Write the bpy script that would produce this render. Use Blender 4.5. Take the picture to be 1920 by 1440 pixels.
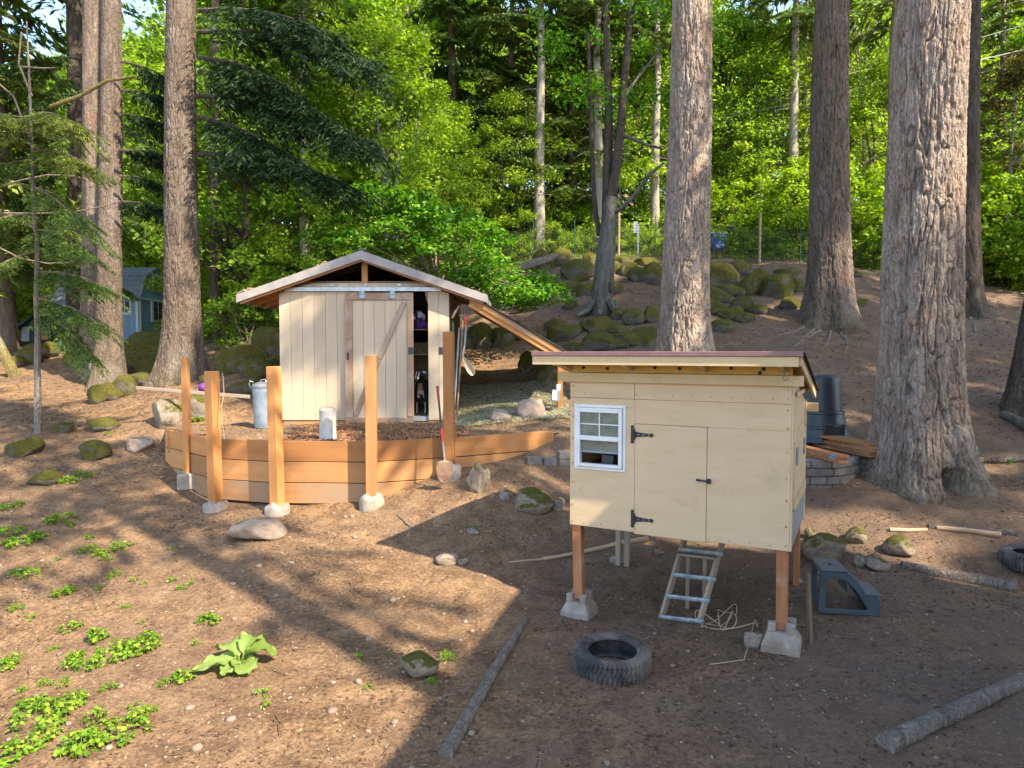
import bpy, bmesh, math, random
import numpy as np
from mathutils import Vector, Matrix
random.seed(7)
for _o in list(bpy.data.objects): bpy.data.objects.remove(_o)
SC = bpy.context.scene
COL = SC.collection
# ------------------------------------------------------------------ camera
F = 1280.0; CZ = 2.5; PITCH = math.atan(60 / F)
cd = bpy.data.cameras.new('camera'); cam = bpy.data.objects.new('camera', cd); COL.objects.link(cam)
cd.sensor_width = 36; cd.lens = 36 * F / 1920; cd.clip_start = .05; cd.clip_end = 2000
cam.location = (0, 0, CZ); cam.rotation_euler = (math.pi / 2 - PITCH, 0, 0)
SC.camera = cam
SC.cycles.max_bounces = 6; SC.cycles.diffuse_bounces = 3; SC.cycles.glossy_bounces = 2; SC.cycles.transmission_bounces = 3
# ------------------------------------------------------------------ sky and sun
SUN_EL = math.radians(44); SX, SY = .77, -.64          # horizontal direction towards the sun
W = bpy.data.worlds.new('World'); SC.world = W; W.use_nodes = True
wn = W.node_tree; sky = wn.nodes.new('ShaderNodeTexSky'); sky.sky_type = 'NISHITA'; sky.sun_disc = False
sky.sun_elevation = SUN_EL; sky.sun_rotation = math.atan2(SX, SY)
wn.nodes['Background'].inputs['Strength'].default_value = .15
wn.links.new(sky.outputs[0], wn.nodes['Background'].inputs[0])
SUNV = Vector((SX * math.cos(SUN_EL), SY * math.cos(SUN_EL), math.sin(SUN_EL))).normalized()
sd = bpy.data.lights.new('sun', 'SUN'); so = bpy.data.objects.new('sun', sd); COL.objects.link(so)
sd.energy = 3.5; sd.angle = math.radians(.5); sd.color = (1, .87, .68)
so.rotation_euler = SUNV.to_track_quat('Z', 'Y').to_euler(); so.location = (10, -10, 30)
SC.view_settings.view_transform = 'Standard'; SC.view_settings.look = 'None'
SC.view_settings.gamma = 1; SC.view_settings.use_curve_mapping = False
SC.view_settings.exposure = 2.0
# ------------------------------------------------------------------ helpers
cp, sp_ = math.cos(PITCH), math.sin(PITCH)
def ray(px, py):
    a = (px - 960) / F; b = (720 - py) / F
    return Vector((a, cp + b * sp_, -sp_ + b * cp))
def P(px, py, Y):                      # pixel -> point at forward distance Y
    d = ray(px, py); t = Y / d.y
    return Vector((0, 0, CZ)) + d * t
def _hash(ix, iy, iz, s):
    h = (ix.astype(np.int64) * 374761393 + iy.astype(np.int64) * 668265263 + iz.astype(np.int64) * 1440662683 + s * 974634721) & 0xffffffff
    h = ((h ^ (h >> 13)) * 1274126177) & 0xffffffff
    h = ((h ^ (h >> 16)) * 2246822519) & 0xffffffff
    return ((h ^ (h >> 15)) & 0xffff) / 32767.5 - 1
def vn(p, s=0):
    p = np.asarray(p, float); i = np.floor(p); f = p - i; u = f * f * (3 - 2 * f)
    x, y, z = i[..., 0], i[..., 1], i[..., 2]; ux, uy, uz = u[..., 0], u[..., 1], u[..., 2]
    r = 0
    for dx in (0, 1):
        for dy in (0, 1):
            for dz in (0, 1):
                w = (ux if dx else 1 - ux) * (uy if dy else 1 - uy) * (uz if dz else 1 - uz)
                r = r + w * _hash(x + dx, y + dy, z + dz, s)
    return r
def fbm(p, o=3, s=0):
    p = np.asarray(p, float); r = 0; a = 1; t = 0
    for k in range(o):
        r = r + a * vn(p, s + k); t += a; a *= .5; p = p * 2.03 + 17.3
    return r / t
def link(o): COL.objects.link(o); return o
def setparent(o, par):
    if par is not None:
        o.parent = par; o.matrix_parent_inverse = WMAT[par.name].inverted()
WMAT = {}
def reg(o, m=None):
    WMAT[o.name] = m if m is not None else Matrix.Identity(4); return o
def tag(o, label=None, cat=None, group=None, kind=None):
    if label: o['label'] = label
    if cat: o['category'] = cat
    if group: o['group'] = group
    if kind: o['kind'] = kind
    return o
def thing(name, label, cat, loc=(0, 0, 0), group=None):
    o = link(bpy.data.objects.new(name, None)); o.empty_display_size = .1
    m = Matrix.Translation(Vector(loc)); o.matrix_world = m; o.location = loc; reg(o, m)
    return tag(o, label, cat, group)
def nmesh(name, v, f, smooth=False):
    me = bpy.data.meshes.new(name); v = np.asarray(v, np.float32)
    if isinstance(f, np.ndarray):
        n, k = f.shape
        me.vertices.add(len(v)); me.vertices.foreach_set('co', v.ravel())
        me.loops.add(n * k); me.loops.foreach_set('vertex_index', f.ravel().astype(np.int32))
        me.polygons.add(n); me.polygons.foreach_set('loop_start', np.arange(0, n * k, k, dtype=np.int32))
        if smooth: me.polygons.foreach_set('use_smooth', np.ones(n, bool))
        me.update(calc_edges=True)
    else:
        me.from_pydata(v.tolist(), [], f)
        if smooth: me.polygons.foreach_set('use_smooth', np.ones(len(me.polygons), bool))
        me.update()
    return me
def mobj(name, me, m, par=None, mat4=None):
    o = link(bpy.data.objects.new(name, me))
    if m is not None and len(me.materials) == 0: me.materials.append(m)
    w = mat4 if mat4 is not None else Matrix.Identity(4)
    o.matrix_basis = w; reg(o, w); setparent(o, par)
    return o
def recenter(o, loc):                  # move mesh origin to loc, geometry stays
    loc = Vector(loc); o.data.transform(Matrix.Translation(-loc)); o.location = loc; WMAT[o.name] = Matrix.Translation(loc); return o
class MB:
    def __init__(s): s.v = []; s.f = []
    def add(s, v, f):
        b = len(s.v); s.v += [tuple(x) for x in v]; s.f += [tuple(i + b for i in q) for q in f]; return s
    def obox(s, c, a, b, d):           # centre and three half-axis vectors
        c, a, b, d = Vector(c), Vector(a), Vector(b), Vector(d)
        v = [c + a * i + b * j + d * k for k in (-1, 1) for j in (-1, 1) for i in (-1, 1)]
        if a.cross(b).dot(d) < 0: q = [(0, 1, 3, 2), (4, 6, 7, 5), (0, 4, 5, 1), (2, 3, 7, 6), (0, 2, 6, 4), (1, 5, 7, 3)]
        else: q = [(0, 2, 3, 1), (4, 5, 7, 6), (0, 1, 5, 4), (2, 6, 7, 3), (0, 4, 6, 2), (1, 3, 7, 5)]
        return s.add(v, q)
    def box(s, lo, hi):
        lo, hi = Vector(lo), Vector(hi); c = (lo + hi) / 2; h = (hi - lo) / 2
        return s.obox(c, (h.x, 0, 0), (0, h.y, 0), (0, 0, h.z))
    def tube(s, pts, rad, n=8, cap=True, wob=0):
        pts = [Vector(p) for p in pts]; m = len(pts)
        if not hasattr(rad, '__len__'): rad = [rad] * m
        t0 = (pts[1] - pts[0]).normalized(); ref = Vector((0, 0, 1)) if abs(t0.z) < .9 else Vector((1, 0, 0))
        e = t0.cross(ref).normalized(); v = []
        for i, p in enumerate(pts):
            t = (pts[min(i + 1, m - 1)] - pts[max(i - 1, 0)]).normalized()
            e = (e - t * e.dot(t)).normalized(); g = t.cross(e)
            for k in range(n):
                a = 2 * math.pi * k / n; r = rad[i] * (1 + (random.uniform(-wob, wob) if wob else 0))
                v.append(p + (e * math.cos(a) + g * math.sin(a)) * r)
        q = [(i * n + k, i * n + (k + 1) % n, (i + 1) * n + (k + 1) % n, (i + 1) * n + k) for i in range(m - 1) for k in range(n)]
        if cap: q += [tuple(range(n - 1, -1, -1)), tuple(range((m - 1) * n, m * n))]
        return s.add(v, q)
    def lathe(s, prof, c=(0, 0, 0), n=32, close=False):     # prof (r,z)
        c = Vector(c); v = []; m = len(prof)
        for r, z in prof:
            for k in range(n):
                a = 2 * math.pi * k / n; v.append(c + Vector((r * math.cos(a), r * math.sin(a), z)))
        mm = m if close else m - 1
        q = [(i * n + k, i * n + (k + 1) % n, ((i + 1) % m) * n + (k + 1) % n, ((i + 1) % m) * n + k) for i in range(mm) for k in range(n)]
        return s.add(v, q)
    def prism(s, poly, ext):           # poly: 3D points (planar), ext: vector
        ext = Vector(ext); poly = [Vector(p) for p in poly]; n = len(poly)
        v = poly + [p + ext for p in poly]
        return s.add(v, [tuple(range(n - 1, -1, -1)), tuple(range(n, 2 * n))] + [(i, (i + 1) % n, n + (i + 1) % n, n + i) for i in range(n)])
    def obj(s, name, m, par=None, smooth=False, bevel=0, seg=1, fixn=True):
        me = nmesh(name, s.v, s.f, False)
        bm = bmesh.new(); bm.from_mesh(me)
        if fixn: bmesh.ops.recalc_face_normals(bm, faces=bm.faces)
        if bevel: bmesh.ops.bevel(bm, geom=list(bm.edges), offset=bevel, segments=seg, affect='EDGES', profile=.6)
        if smooth:
            for f_ in bm.faces: f_.smooth = True
            for e in bm.edges:
                if len(e.link_faces) == 2 and e.calc_face_angle(0) > .7: e.smooth = False
        bm.to_mesh(me); bm.free()
        me.materials.append(m)
        o = mobj(name, me, m, par)
        return o
def top(o, label, cat, group=None, base=None):             # a one-mesh thing: origin to its base
    if base is None:
        cs = np.array([v.co[:] for v in o.data.vertices]); base = Vector(((cs[:, 0].min() + cs[:, 0].max()) / 2, (cs[:, 1].min() + cs[:, 1].max()) / 2, cs[:, 2].min()))
    recenter(o, base); return tag(o, label, cat, group)
def beam(name, p0, p1, w, h, m, par=None, up=(0, 0, 1), bevel=.004, roll=0):
    """a board whose own x axis runs along it (w across, h along up)"""
    p0, p1 = Vector(p0), Vector(p1); x = (p1 - p0); L = x.length; x.normalize(); up = Vector(up)
    y = up.cross(x).normalized(); z = x.cross(y)
    R = Matrix((x, y, z)).transposed().to_4x4()
    w4 = Matrix.Translation((p0 + p1) / 2) @ R @ Matrix.Rotation(roll, 4, 'X')
    b = MB().box((-L / 2, -w / 2, -h / 2), (L / 2, w / 2, h / 2)); me = nmesh(name, b.v, b.f)
    bm = bmesh.new(); bm.from_mesh(me); bmesh.ops.recalc_face_normals(bm, faces=bm.faces)
    if bevel: bmesh.ops.bevel(bm, geom=list(bm.edges), offset=bevel, segments=1, affect='EDGES')
    bm.to_mesh(me); bm.free()
    return mobj(name, me, m, par, w4)
def dup(root, loc, rz=0, sc=1, label=None, group=None, tilt=(0, 0)):
    r = root.copy(); COL.objects.link(r); r.location = loc; r.rotation_euler = (tilt[0], tilt[1], rz)
    r.scale = (sc, sc, sc) if not hasattr(sc, '__len__') else sc
    if label: r['label'] = label
    if group: r['group'] = group
    for ch in list(root.children):
        c = ch.copy(); COL.objects.link(c); c.parent = r
        for g in list(ch.children):
            d = g.copy(); COL.objects.link(d); d.parent = c
    return r
# ------------------------------------------------------------------ materials
def ramp(nt, cols):
    r = nt.nodes.new('ShaderNodeValToRGB'); e = r.color_ramp.elements
    while len(e) < len(cols): e.new(.5)
    for k, (p, c) in enumerate(cols): e[k].position = p; e[k].color = (*c, 1)
    return r
def noise(nt, co, scale, detail=5, rough=.55, stretch=None, dist=0):
    n = nt.nodes.new('ShaderNodeTexNoise'); n.inputs['Scale'].default_value = scale; n.inputs['Detail'].default_value = detail
    n.inputs['Roughness'].default_value = rough; n.inputs['Distortion'].default_value = dist
    if stretch:
        mp = nt.nodes.new('ShaderNodeMapping'); mp.inputs['Scale'].default_value = stretch; nt.links.new(co, mp.inputs[0]); co = mp.outputs[0]
    nt.links.new(co, n.inputs['Vector']); return n
def mixc(nt, fac, a, b, mode='MIX'):
    m = nt.nodes.new('ShaderNodeMix'); m.data_type = 'RGBA'; m.blend_type = mode
    for s, v in ((0, fac), (6, a), (7, b)):
        if hasattr(v, 'links') or hasattr(v, 'is_linked'): nt.links.new(v, m.inputs[s])
        else: m.inputs[s].default_value = v if s == 0 else (*v, 1)
    return m.outputs[2]
def math_(nt, op, a, b=None, c=None):
    m = nt.nodes.new('ShaderNodeMath'); m.operation = op
    for i, v in enumerate((a, b, c)):
        if v is None: continue
        if hasattr(v, 'is_linked'): nt.links.new(v, m.inputs[i])
        else: m.inputs[i].default_value = v
    return m.outputs[0]
def newmat(name):
    m = bpy.data.materials.new(name); m.use_nodes = True; nt = m.node_tree; b = nt.nodes['Principled BSDF']
    tc = nt.nodes.new('ShaderNodeTexCoord'); return m, nt, b, tc.outputs['Object']
def bump(nt, b, h, strength, dist=.02, prev=None):
    n = nt.nodes.new('ShaderNodeBump'); n.inputs['Strength'].default_value = strength; n.inputs['Distance'].default_value = dist
    nt.links.new(h, n.inputs['Height'])
    if prev: nt.links.new(prev, n.inputs['Normal'])
    nt.links.new(n.outputs[0], b.inputs['Normal']); return n.outputs[0]
def M(name, cols, scale=4, rough=.8, bmp=.3, bdist=.01, bscale=None, stretch=None, metal=0, spec=.3, rand=0, dirt=None, dscale=2.5, detail=6):
    m, nt, b, co = newmat(name)
    if rand:
        oi = nt.nodes.new('ShaderNodeObjectInfo'); va = nt.nodes.new('ShaderNodeVectorMath'); va.operation = 'ADD'
        sc_ = nt.nodes.new('ShaderNodeVectorMath'); sc_.operation = 'SCALE'; sc_.inputs[0].default_value = (13, 7, 29); nt.links.new(oi.outputs['Random'], sc_.inputs['Scale'])
        nt.links.new(co, va.inputs[0]); nt.links.new(sc_.outputs[0], va.inputs[1]); co = va.outputs[0]
    n = noise(nt, co, scale, detail, .6, stretch)
    r = ramp(nt, cols); nt.links.new(n.outputs[0], r.inputs[0]); c = r.outputs[0]
    if rand:
        hv = nt.nodes.new('ShaderNodeHueSaturation'); v = math_(nt, 'MULTIPLY_ADD', oi.outputs['Random'], 2 * rand, 1 - rand)
        nt.links.new(v, hv.inputs['Value']); nt.links.new(c, hv.inputs['Color']); c = hv.outputs[0]
    if dirt:
        dn = noise(nt, co, dscale, 7, .65); dr = ramp(nt, [(dirt[1], (0, 0, 0)), (dirt[2], (1, 1, 1))]); nt.links.new(dn.outputs[0], dr.inputs[0])
        c = mixc(nt, dr.outputs[0], c, dirt[0])
    nt.links.new(c, b.inputs['Base Color'])
    b.inputs['Roughness'].default_value = rough; b.inputs['Metallic'].default_value = metal; b.inputs['Specular IOR Level'].default_value = spec
    if bmp:
        bn = noise(nt, co, bscale or scale * 3, 6, .65, stretch); bump(nt, b, bn.outputs[0], bmp, bdist)
    return m
def wood(name, a, bb, rough=.75, spec=.25, dirt=None, rand=.12, s=1):
    return M(name, [(.25, a), (.5, tuple((x + y) / 2 for x, y in zip(a, bb))), (.75, bb)], 9 * s, rough, .25, .006, 30, (.12, 1, 1), 0, spec, rand, dirt, 3)
def leafmat(name, cols, trans=.35, rough=.55, spread=.9):
    m = bpy.data.materials.new(name); m.use_nodes = True; nt = m.node_tree; b = nt.nodes['Principled BSDF']; out = nt.nodes['Material Output']
    g = nt.nodes.new('ShaderNodeNewGeometry'); oi = nt.nodes.new('ShaderNodeObjectInfo')
    v = math_(nt, 'MULTIPLY_ADD', oi.outputs['Random'], 1 - spread, 0); v = math_(nt, 'MULTIPLY_ADD', g.outputs['Random Per Island'], spread, v)
    r = ramp(nt, cols); nt.links.new(v, r.inputs[0]); nt.links.new(r.outputs[0], b.inputs['Base Color'])
    b.inputs['Roughness'].default_value = rough; b.inputs['Specular IOR Level'].default_value = .25
    t = nt.nodes.new('ShaderNodeBsdfTranslucent'); hs = nt.nodes.new('ShaderNodeHueSaturation'); hs.inputs['Saturation'].default_value = 1.1; hs.inputs['Value'].default_value = 1.3
    nt.links.new(r.outputs[0], hs.inputs['Color']); nt.links.new(hs.outputs[0], t.inputs['Color'])
    mx = nt.nodes.new('ShaderNodeMixShader'); mx.inputs[0].default_value = trans
    nt.links.new(b.outputs[0], mx.inputs[1]); nt.links.new(t.outputs[0], mx.inputs[2]); nt.links.new(mx.outputs[0], out.inputs[0])
    return m
def groundmat(name, dark, mid, light, grey, moss):
    m, nt, b, co = newmat(name)
    n1 = noise(nt, co, .45, 5, .6); n2 = noise(nt, co, 3.5, 8, .7); n3 = noise(nt, co, 28, 6, .75); n4 = noise(nt, co, 1.1, 6, .6); n5 = noise(nt, co, 90, 4, .7)
    s = math_(nt, 'MULTIPLY_ADD', n2.outputs[0], .45, 0); s = math_(nt, 'MULTIPLY_ADD', n3.outputs[0], .4, s); s = math_(nt, 'MULTIPLY_ADD', n5.outputs[0], .2, s)
    r = ramp(nt, [(.38, dark), (.5, mid), (.64, light)]); nt.links.new(s, r.inputs[0])
    r2 = ramp(nt, [(.42, (0, 0, 0)), (.62, (1, 1, 1))]); nt.links.new(n1.outputs[0], r2.inputs[0])
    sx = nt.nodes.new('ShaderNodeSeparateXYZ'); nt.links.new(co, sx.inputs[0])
    tr = nt.nodes.new('ShaderNodeMapRange'); tr.inputs[1].default_value = -1.2; tr.inputs[2].default_value = 2.2; tr.interpolation_type = 'SMOOTHSTEP'; nt.links.new(sx.outputs[0], tr.inputs[0])   # soil greys to the right: trodden ground, with its shade painted in
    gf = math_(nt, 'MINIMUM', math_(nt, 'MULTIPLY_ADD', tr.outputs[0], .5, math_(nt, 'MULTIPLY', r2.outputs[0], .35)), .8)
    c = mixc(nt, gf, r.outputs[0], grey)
    r3 = ramp(nt, [(.58, (0, 0, 0)), (.7, (1, 1, 1))]); nt.links.new(n4.outputs[0], r3.inputs[0])
    # damp mossy green only on the slope further up
    up = math_(nt, 'SMOOTH_MIN', math_(nt, 'MAXIMUM', math_(nt, 'MULTIPLY_ADD', sx.outputs[2], .8, -1.0), 0), 1, .1)
    c = mixc(nt, math_(nt, 'MULTIPLY', math_(nt, 'MULTIPLY', r3.outputs[0], up), .55), c, moss)
    nt.links.new(c, b.inputs['Base Color']); b.inputs['Roughness'].default_value = .95; b.inputs['Specular IOR Level'].default_value = .1
    p = bump(nt, b, n2.outputs[0], .5, .05); p = bump(nt, b, n3.outputs[0], .55, .02, p); bump(nt, b, n5.outputs[0], .45, .008, p)
    return m
def rockmat(name, mossy, stone=((.085, .075, .065), (.2, .18, .16))):
    m, nt, b, co = newmat(name); oi = nt.nodes.new('ShaderNodeObjectInfo')
    va = nt.nodes.new('ShaderNodeVectorMath'); va.operation = 'ADD'; nt.links.new(co, va.inputs[0]); nt.links.new(oi.outputs['Random'], va.inputs[1]); co = va.outputs[0]
    n = noise(nt, co, 3, 8, .7); r = ramp(nt, [(.3, stone[0]), (.55, stone[1]), (.75, tuple(x * 1.25 for x in stone[1]))]); nt.links.new(n.outputs[0], r.inputs[0])
    n2 = noise(nt, co, 1.6, 6, .65); n3 = noise(nt, co, 14, 6, .7)
    mc = ramp(nt, [(.3, (.025, .028, .009)), (.55, (.09, .082, .018)), (.75, (.21, .17, .03))]); nt.links.new(n3.outputs[0], mc.inputs[0])
    g = nt.nodes.new('ShaderNodeNewGeometry'); sx = nt.nodes.new('ShaderNodeSeparateXYZ'); nt.links.new(g.outputs['Normal'], sx.inputs[0])
    f = math_(nt, 'MULTIPLY_ADD', n2.outputs[0], 1.6, mossy - .8); f = math_(nt, 'MULTIPLY_ADD', sx.outputs[2], .55, f)
    f = math_(nt, 'MULTIPLY_ADD', n3.outputs[0], .3, f)
    fr = ramp(nt, [(.5, (0, 0, 0)), (.72, (1, 1, 1))]); nt.links.new(f, fr.inputs[0])
    nt.links.new(mixc(nt, fr.outputs[0], r.outputs[0], mc.outputs[0]), b.inputs['Base Color'])
    b.inputs['Roughness'].default_value = .95; b.inputs['Specular IOR Level'].default_value = .12
    n4 = noise(nt, co, 40, 5, .7); p = bump(nt, b, n3.outputs[0], .5, .03); bump(nt, b, n4.outputs[0], .4, .012, p)
    return m
def barkmat(name, a, bb, lich=(.3, .3, .27), moss=0, red=None):
    m, nt, b, co = newmat(name)
    n = noise(nt, co, 7, 8, .7, (1, 1, .22), .4); r = ramp(nt, [(.3, a), (.7, bb)]); nt.links.new(n.outputs[0], r.inputs[0])
    n2 = noise(nt, co, 1.3, 6, .6, (1, 1, .5)); r2 = ramp(nt, [(.52, (0, 0, 0)), (.72, (1, 1, 1))]); nt.links.new(n2.outputs[0], r2.inputs[0])
    c = mixc(nt, math_(nt, 'MULTIPLY', r2.outputs[0], .6), r.outputs[0], lich)
    if red:
        n5 = noise(nt, co, 2.2, 6, .7, (1, 1, .4)); r5 = ramp(nt, [(.55, (0, 0, 0)), (.68, (1, 1, 1))]); nt.links.new(n5.outputs[0], r5.inputs[0])
        c = mixc(nt, math_(nt, 'MULTIPLY', r5.outputs[0], .6), c, red)
    if moss:
        sx = nt.nodes.new('ShaderNodeSeparateXYZ'); nt.links.new(co, sx.inputs[0]); n6 = noise(nt, co, 4, 6, .7)
        f = math_(nt, 'SUBTRACT', math_(nt, 'MULTIPLY', n6.outputs[0], 1.9 * moss), sx.outputs[2])
        r6 = ramp(nt, [(.1, (0, 0, 0)), (.8, (1, 1, 1))]); nt.links.new(f, r6.inputs[0]); c = mixc(nt, math_(nt, 'MULTIPLY', r6.outputs[0], .45), c, (.085, .075, .025))
    nt.links.new(c, b.inputs['Base Color']); b.inputs['Roughness'].default_value = .95; b.inputs['Specular IOR Level'].default_value = .1
    vo = nt.nodes.new('ShaderNodeTexVoronoi'); vo.feature = 'DISTANCE_TO_EDGE'; vo.inputs['Scale'].default_value = 17
    mp = nt.nodes.new('ShaderNodeMapping'); mp.inputs['Scale'].default_value = (1, 1, .22); nw = noise(nt, co, 9, 4, .6); va = nt.nodes.new('ShaderNodeVectorMath'); va.operation = 'MULTIPLY_ADD'; va.inputs[1].default_value = (.12, .12, .12)
    nt.links.new(nw.outputs['Color'], va.inputs[0]); nt.links.new(co, va.inputs[2]); nt.links.new(va.outputs[0], mp.inputs[0]); nt.links.new(mp.outputs[0], vo.inputs['Vector'])
    vr = ramp(nt, [(0, (0, 0, 0)), (.22, (1, 1, 1))]); nt.links.new(vo.outputs['Distance'], vr.inputs[0])
    n3 = noise(nt, co, 45, 6, .8, (1, 1, .5)); p = bump(nt, b, vr.outputs[0], .75, .03); p = bump(nt, b, n.outputs[0], .5, .04, p); bump(nt, b, n3.outputs[0], .7, .015, p)
    return m
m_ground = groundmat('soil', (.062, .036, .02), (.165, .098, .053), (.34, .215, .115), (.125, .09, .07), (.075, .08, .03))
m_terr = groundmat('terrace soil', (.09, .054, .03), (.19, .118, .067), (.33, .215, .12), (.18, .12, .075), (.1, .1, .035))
m_rock_m = rockmat('mossy stone', .55, ((.07, .06, .05), (.15, .135, .115))); m_rock = rockmat('stone', .12, ((.17, .135, .115), (.3, .255, .22))); m_rock_h = rockmat('half mossy stone', .2, ((.12, .092, .07), (.27, .22, .165)))
m_pale = rockmat('pale stone', -.1, ((.2, .145, .11), (.33, .255, .2)))
m_bark = barkmat('grey fir bark', (.17, .125, .095), (.46, .365, .29), (.48, .42, .36), .7, (.36, .21, .14))
m_bark2 = barkmat('brown fir bark', (.1, .074, .058), (.26, .2, .155), (.3, .28, .25), .5, (.24, .125, .09))
m_bark3 = barkmat('left fir bark', (.08, .06, .046), (.22, .168, .128), (.25, .23, .2), .5)
m_bark4 = barkmat('mossy hardwood bark', (.06, .055, .045), (.19, .18, .155), (.32, .32, .29), .9)
m_barkp = barkmat('pale bark', (.22, .18, .14), (.5, .44, .36), (.5, .48, .44))
m_barkd = barkmat('dark bark', (.045, .035, .028), (.13, .1, .08), (.14, .13, .11), .3)
m_twig = barkmat('dead twig', (.14, .1, .07), (.33, .26, .19)); m_mossy = barkmat('mossy branch', (.1, .08, .03), (.24, .2, .08))
L_map = leafmat('maple leaf', [(0, (.085, .17, .02)), (.4, (.16, .28, .032)), (.8, (.26, .39, .05)), (1, (.4, .5, .09))], .58)
L_yel = leafmat('sunny leaf', [(0, (.14, .24, .022)), (.4, (.24, .36, .04)), (.8, (.36, .47, .06)), (1, (.5, .56, .13))], .58)
L_nmap = leafmat('vine maple leaf', [(0, (.035, .12, .01)), (.5, (.085, .23, .016)), (1, (.22, .37, .035))], .4)
L_fir = leafmat('fir needles', [(0, (.045, .095, .022)), (.5, (.1, .165, .035)), (1, (.24, .29, .07))], .35)
L_firy = leafmat('sunny fir needles', [(0, (.06, .1, .015)), (.5, (.13, .17, .025)), (1, (.26, .28, .06))], .25)
L_firshade = leafmat('shade-darkened fir needles', [(0, (.012, .03, .01)), (.6, (.024, .052, .016)), (1, (.055, .09, .025))], .18)  # boughs hanging in shade: that darkness is put into the needle colour
L_bush = leafmat('bramble leaf', [(0, (.1, .2, .015)), (.45, (.2, .33, .025)), (.85, (.32, .43, .028)), (1, (.45, .53, .06))], .4)
L_weed = leafmat('weed leaf', [(0, (.07, .15, .012)), (.5, (.15, .28, .018)), (1, (.3, .4, .035))], .35)
L_burd = leafmat('burdock leaf', [(0, (.15, .23, .04)), (1, (.27, .35, .1))], .3)
L_grass = leafmat('grass blade', [(0, (.07, .15, .015)), (1, (.25, .34, .05))], .35)
L_brown = leafmat('copper leaf', [(0, (.05, .03, .015)), (.6, (.1, .075, .02)), (1, (.2, .2, .04))], .35)
m_coop = M('cream paint', [(.3, (.58, .41, .235)), (.7, (.65, .475, .285))], 6, .62, .3, .004, 34, (.35, .35, 1.6), 0, .35, 0, ((.4, .28, .16), .57, .82), 3.0)
m_coop2 = M('cream paint on trim', [(.3, (.53, .38, .19)), (.7, (.61, .45, .25))], 7, .6, .12, .004, 30, None, 0, .35, .05, ((.33, .2, .09), .62, .85), 4)
m_coopy = M('yellow ochre paint', [(.3, (.5, .3, .06)), (.7, (.6, .37, .09))], 7, .6, .1, .004, 30, None, 0, .3)
m_cedar = wood('new cedar', (.35, .15, .047), (.49, .225, .08), rand=.3, dirt=((.2, .085, .035), .7, .76)); m_cedar_l = wood('pale cedar', (.4, .19, .07), (.54, .275, .11), rand=.3, dirt=((.22, .1, .04), .7, .76))
m_cedar_d = M('dusty cedar', [(.25, (.31, .145, .055)), (.75, (.42, .215, .09))], 9, .8, .25, .006, 30, (.12, 1, 1), 0, .2, .1, ((.3, .2, .12), .45, .62), 1.8)
m_leg = wood('weathered red lumber', (.27, .1, .04), (.45, .2, .09), dirt=((.42, .3, .2), .55, .7))
m_old = wood('old brown lumber', (.12, .08, .055), (.28, .19, .13)); m_grey = wood('grey weathered lumber', (.22, .165, .12), (.36, .28, .21))
m_stile = wood('brown weathered door lumber', (.2, .115, .07), (.36, .23, .15), dirt=((.36, .28, .21), .5, .68))
m_shed = M('beige painted siding', [(.3, (.42, .33, .225)), (.7, (.5, .395, .275))], 5, .7, .2, .005, 40, (1, 1, .12), 0, .3, .05, ((.3, .22, .15), .62, .85), 2)
m_fascia = M('grey painted fascia', [(.3, (.22, .2, .185)), (.7, (.31, .285, .26))], 6, .7, .2, .004, 30, None, 0, .3, .05, ((.2, .17, .14), .6, .8), 3)
m_shing = M('grey shingle', [(.3, (.05, .05, .052)), (.7, (.13, .125, .12))], 20, .95, .4, .01, 60, rand=.3, dirt=((.08, .075, .02), .6, .7))
m_maroon = M('maroon metal edge', [(.3, (.17, .085, .08)), (.7, (.24, .13, .125))], 8, .45, .05, .002, spec=.5)
m_roofing = M('dark roofing', [(.3, (.02, .02, .02)), (.7, (.06, .055, .05))], 20, .9, .4)
m_black = M('black metal', [(.3, (.012, .012, .013)), (.7, (.03, .03, .032))], 30, .5, .15, .002, spec=.5)
m_inshade = M('painted interior shade', [(.3, (.03, .024, .019)), (.7, (.055, .045, .036))], 5, .9)  # interior shade put into the colour: shed roof, back wall, holes
m_white = M('white vinyl', [(.3, (.66, .66, .64)), (.7, (.76, .76, .74))], 5, .4, .05, .002, spec=.5, dirt=((.4, .35, .28), .62, .85))
m_glassd, nt, b, co = newmat('dusty glass'); b.inputs['Base Color'].default_value = (.14, .16, .13, 1); b.inputs['Roughness'].default_value = .22; b.inputs['Specular IOR Level'].default_value = .6
_n = noise(nt, co, 12, 7, .7); _r = ramp(nt, [(.3, (.075, .095, .08)), (.7, (.22, .24, .2))]); nt.links.new(_n.outputs[0], _r.inputs[0]); nt.links.new(_r.outputs[0], b.inputs['Base Color'])
m_glassk = M('dark window glass', [(.3, (.02, .024, .03)), (.7, (.06, .065, .07))], 6, .12, 0, spec=.7)
m_conc = M('concrete', [(.3, (.22, .18, .145)), (.7, (.36, .31, .255))], 9, .95, .5, .01, 30, rand=.08, dirt=((.22, .16, .11), .5, .65))
m_galv = M('galvanised steel', [(.3, (.28, .3, .32)), (.7, (.46, .48, .5))], 12, .42, .1, .003, metal=.75, spec=.5, dirt=((.3, .27, .22), .6, .75))
m_galvb = M('bluish galvanised steel', [(.3, (.2, .25, .3)), (.7, (.34, .4, .46))], 9, .45, .1, .003, metal=.55, dirt=((.25, .24, .22), .62, .8))
m_galvw = M('weathered galvanised tube', [(.3, (.36, .35, .32)), (.7, (.55, .53, .48))], 8, .6, .1, .003, stretch=(1, 1, .2), metal=.3, dirt=((.26, .2, .14), .55, .7))
m_rubber = M('dusty rubber', [(.3, (.03, .029, .028)), (.7, (.07, .066, .062))], 10, .8, .3, .004, dirt=((.16, .125, .1), .45, .62), spec=.3)
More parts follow.
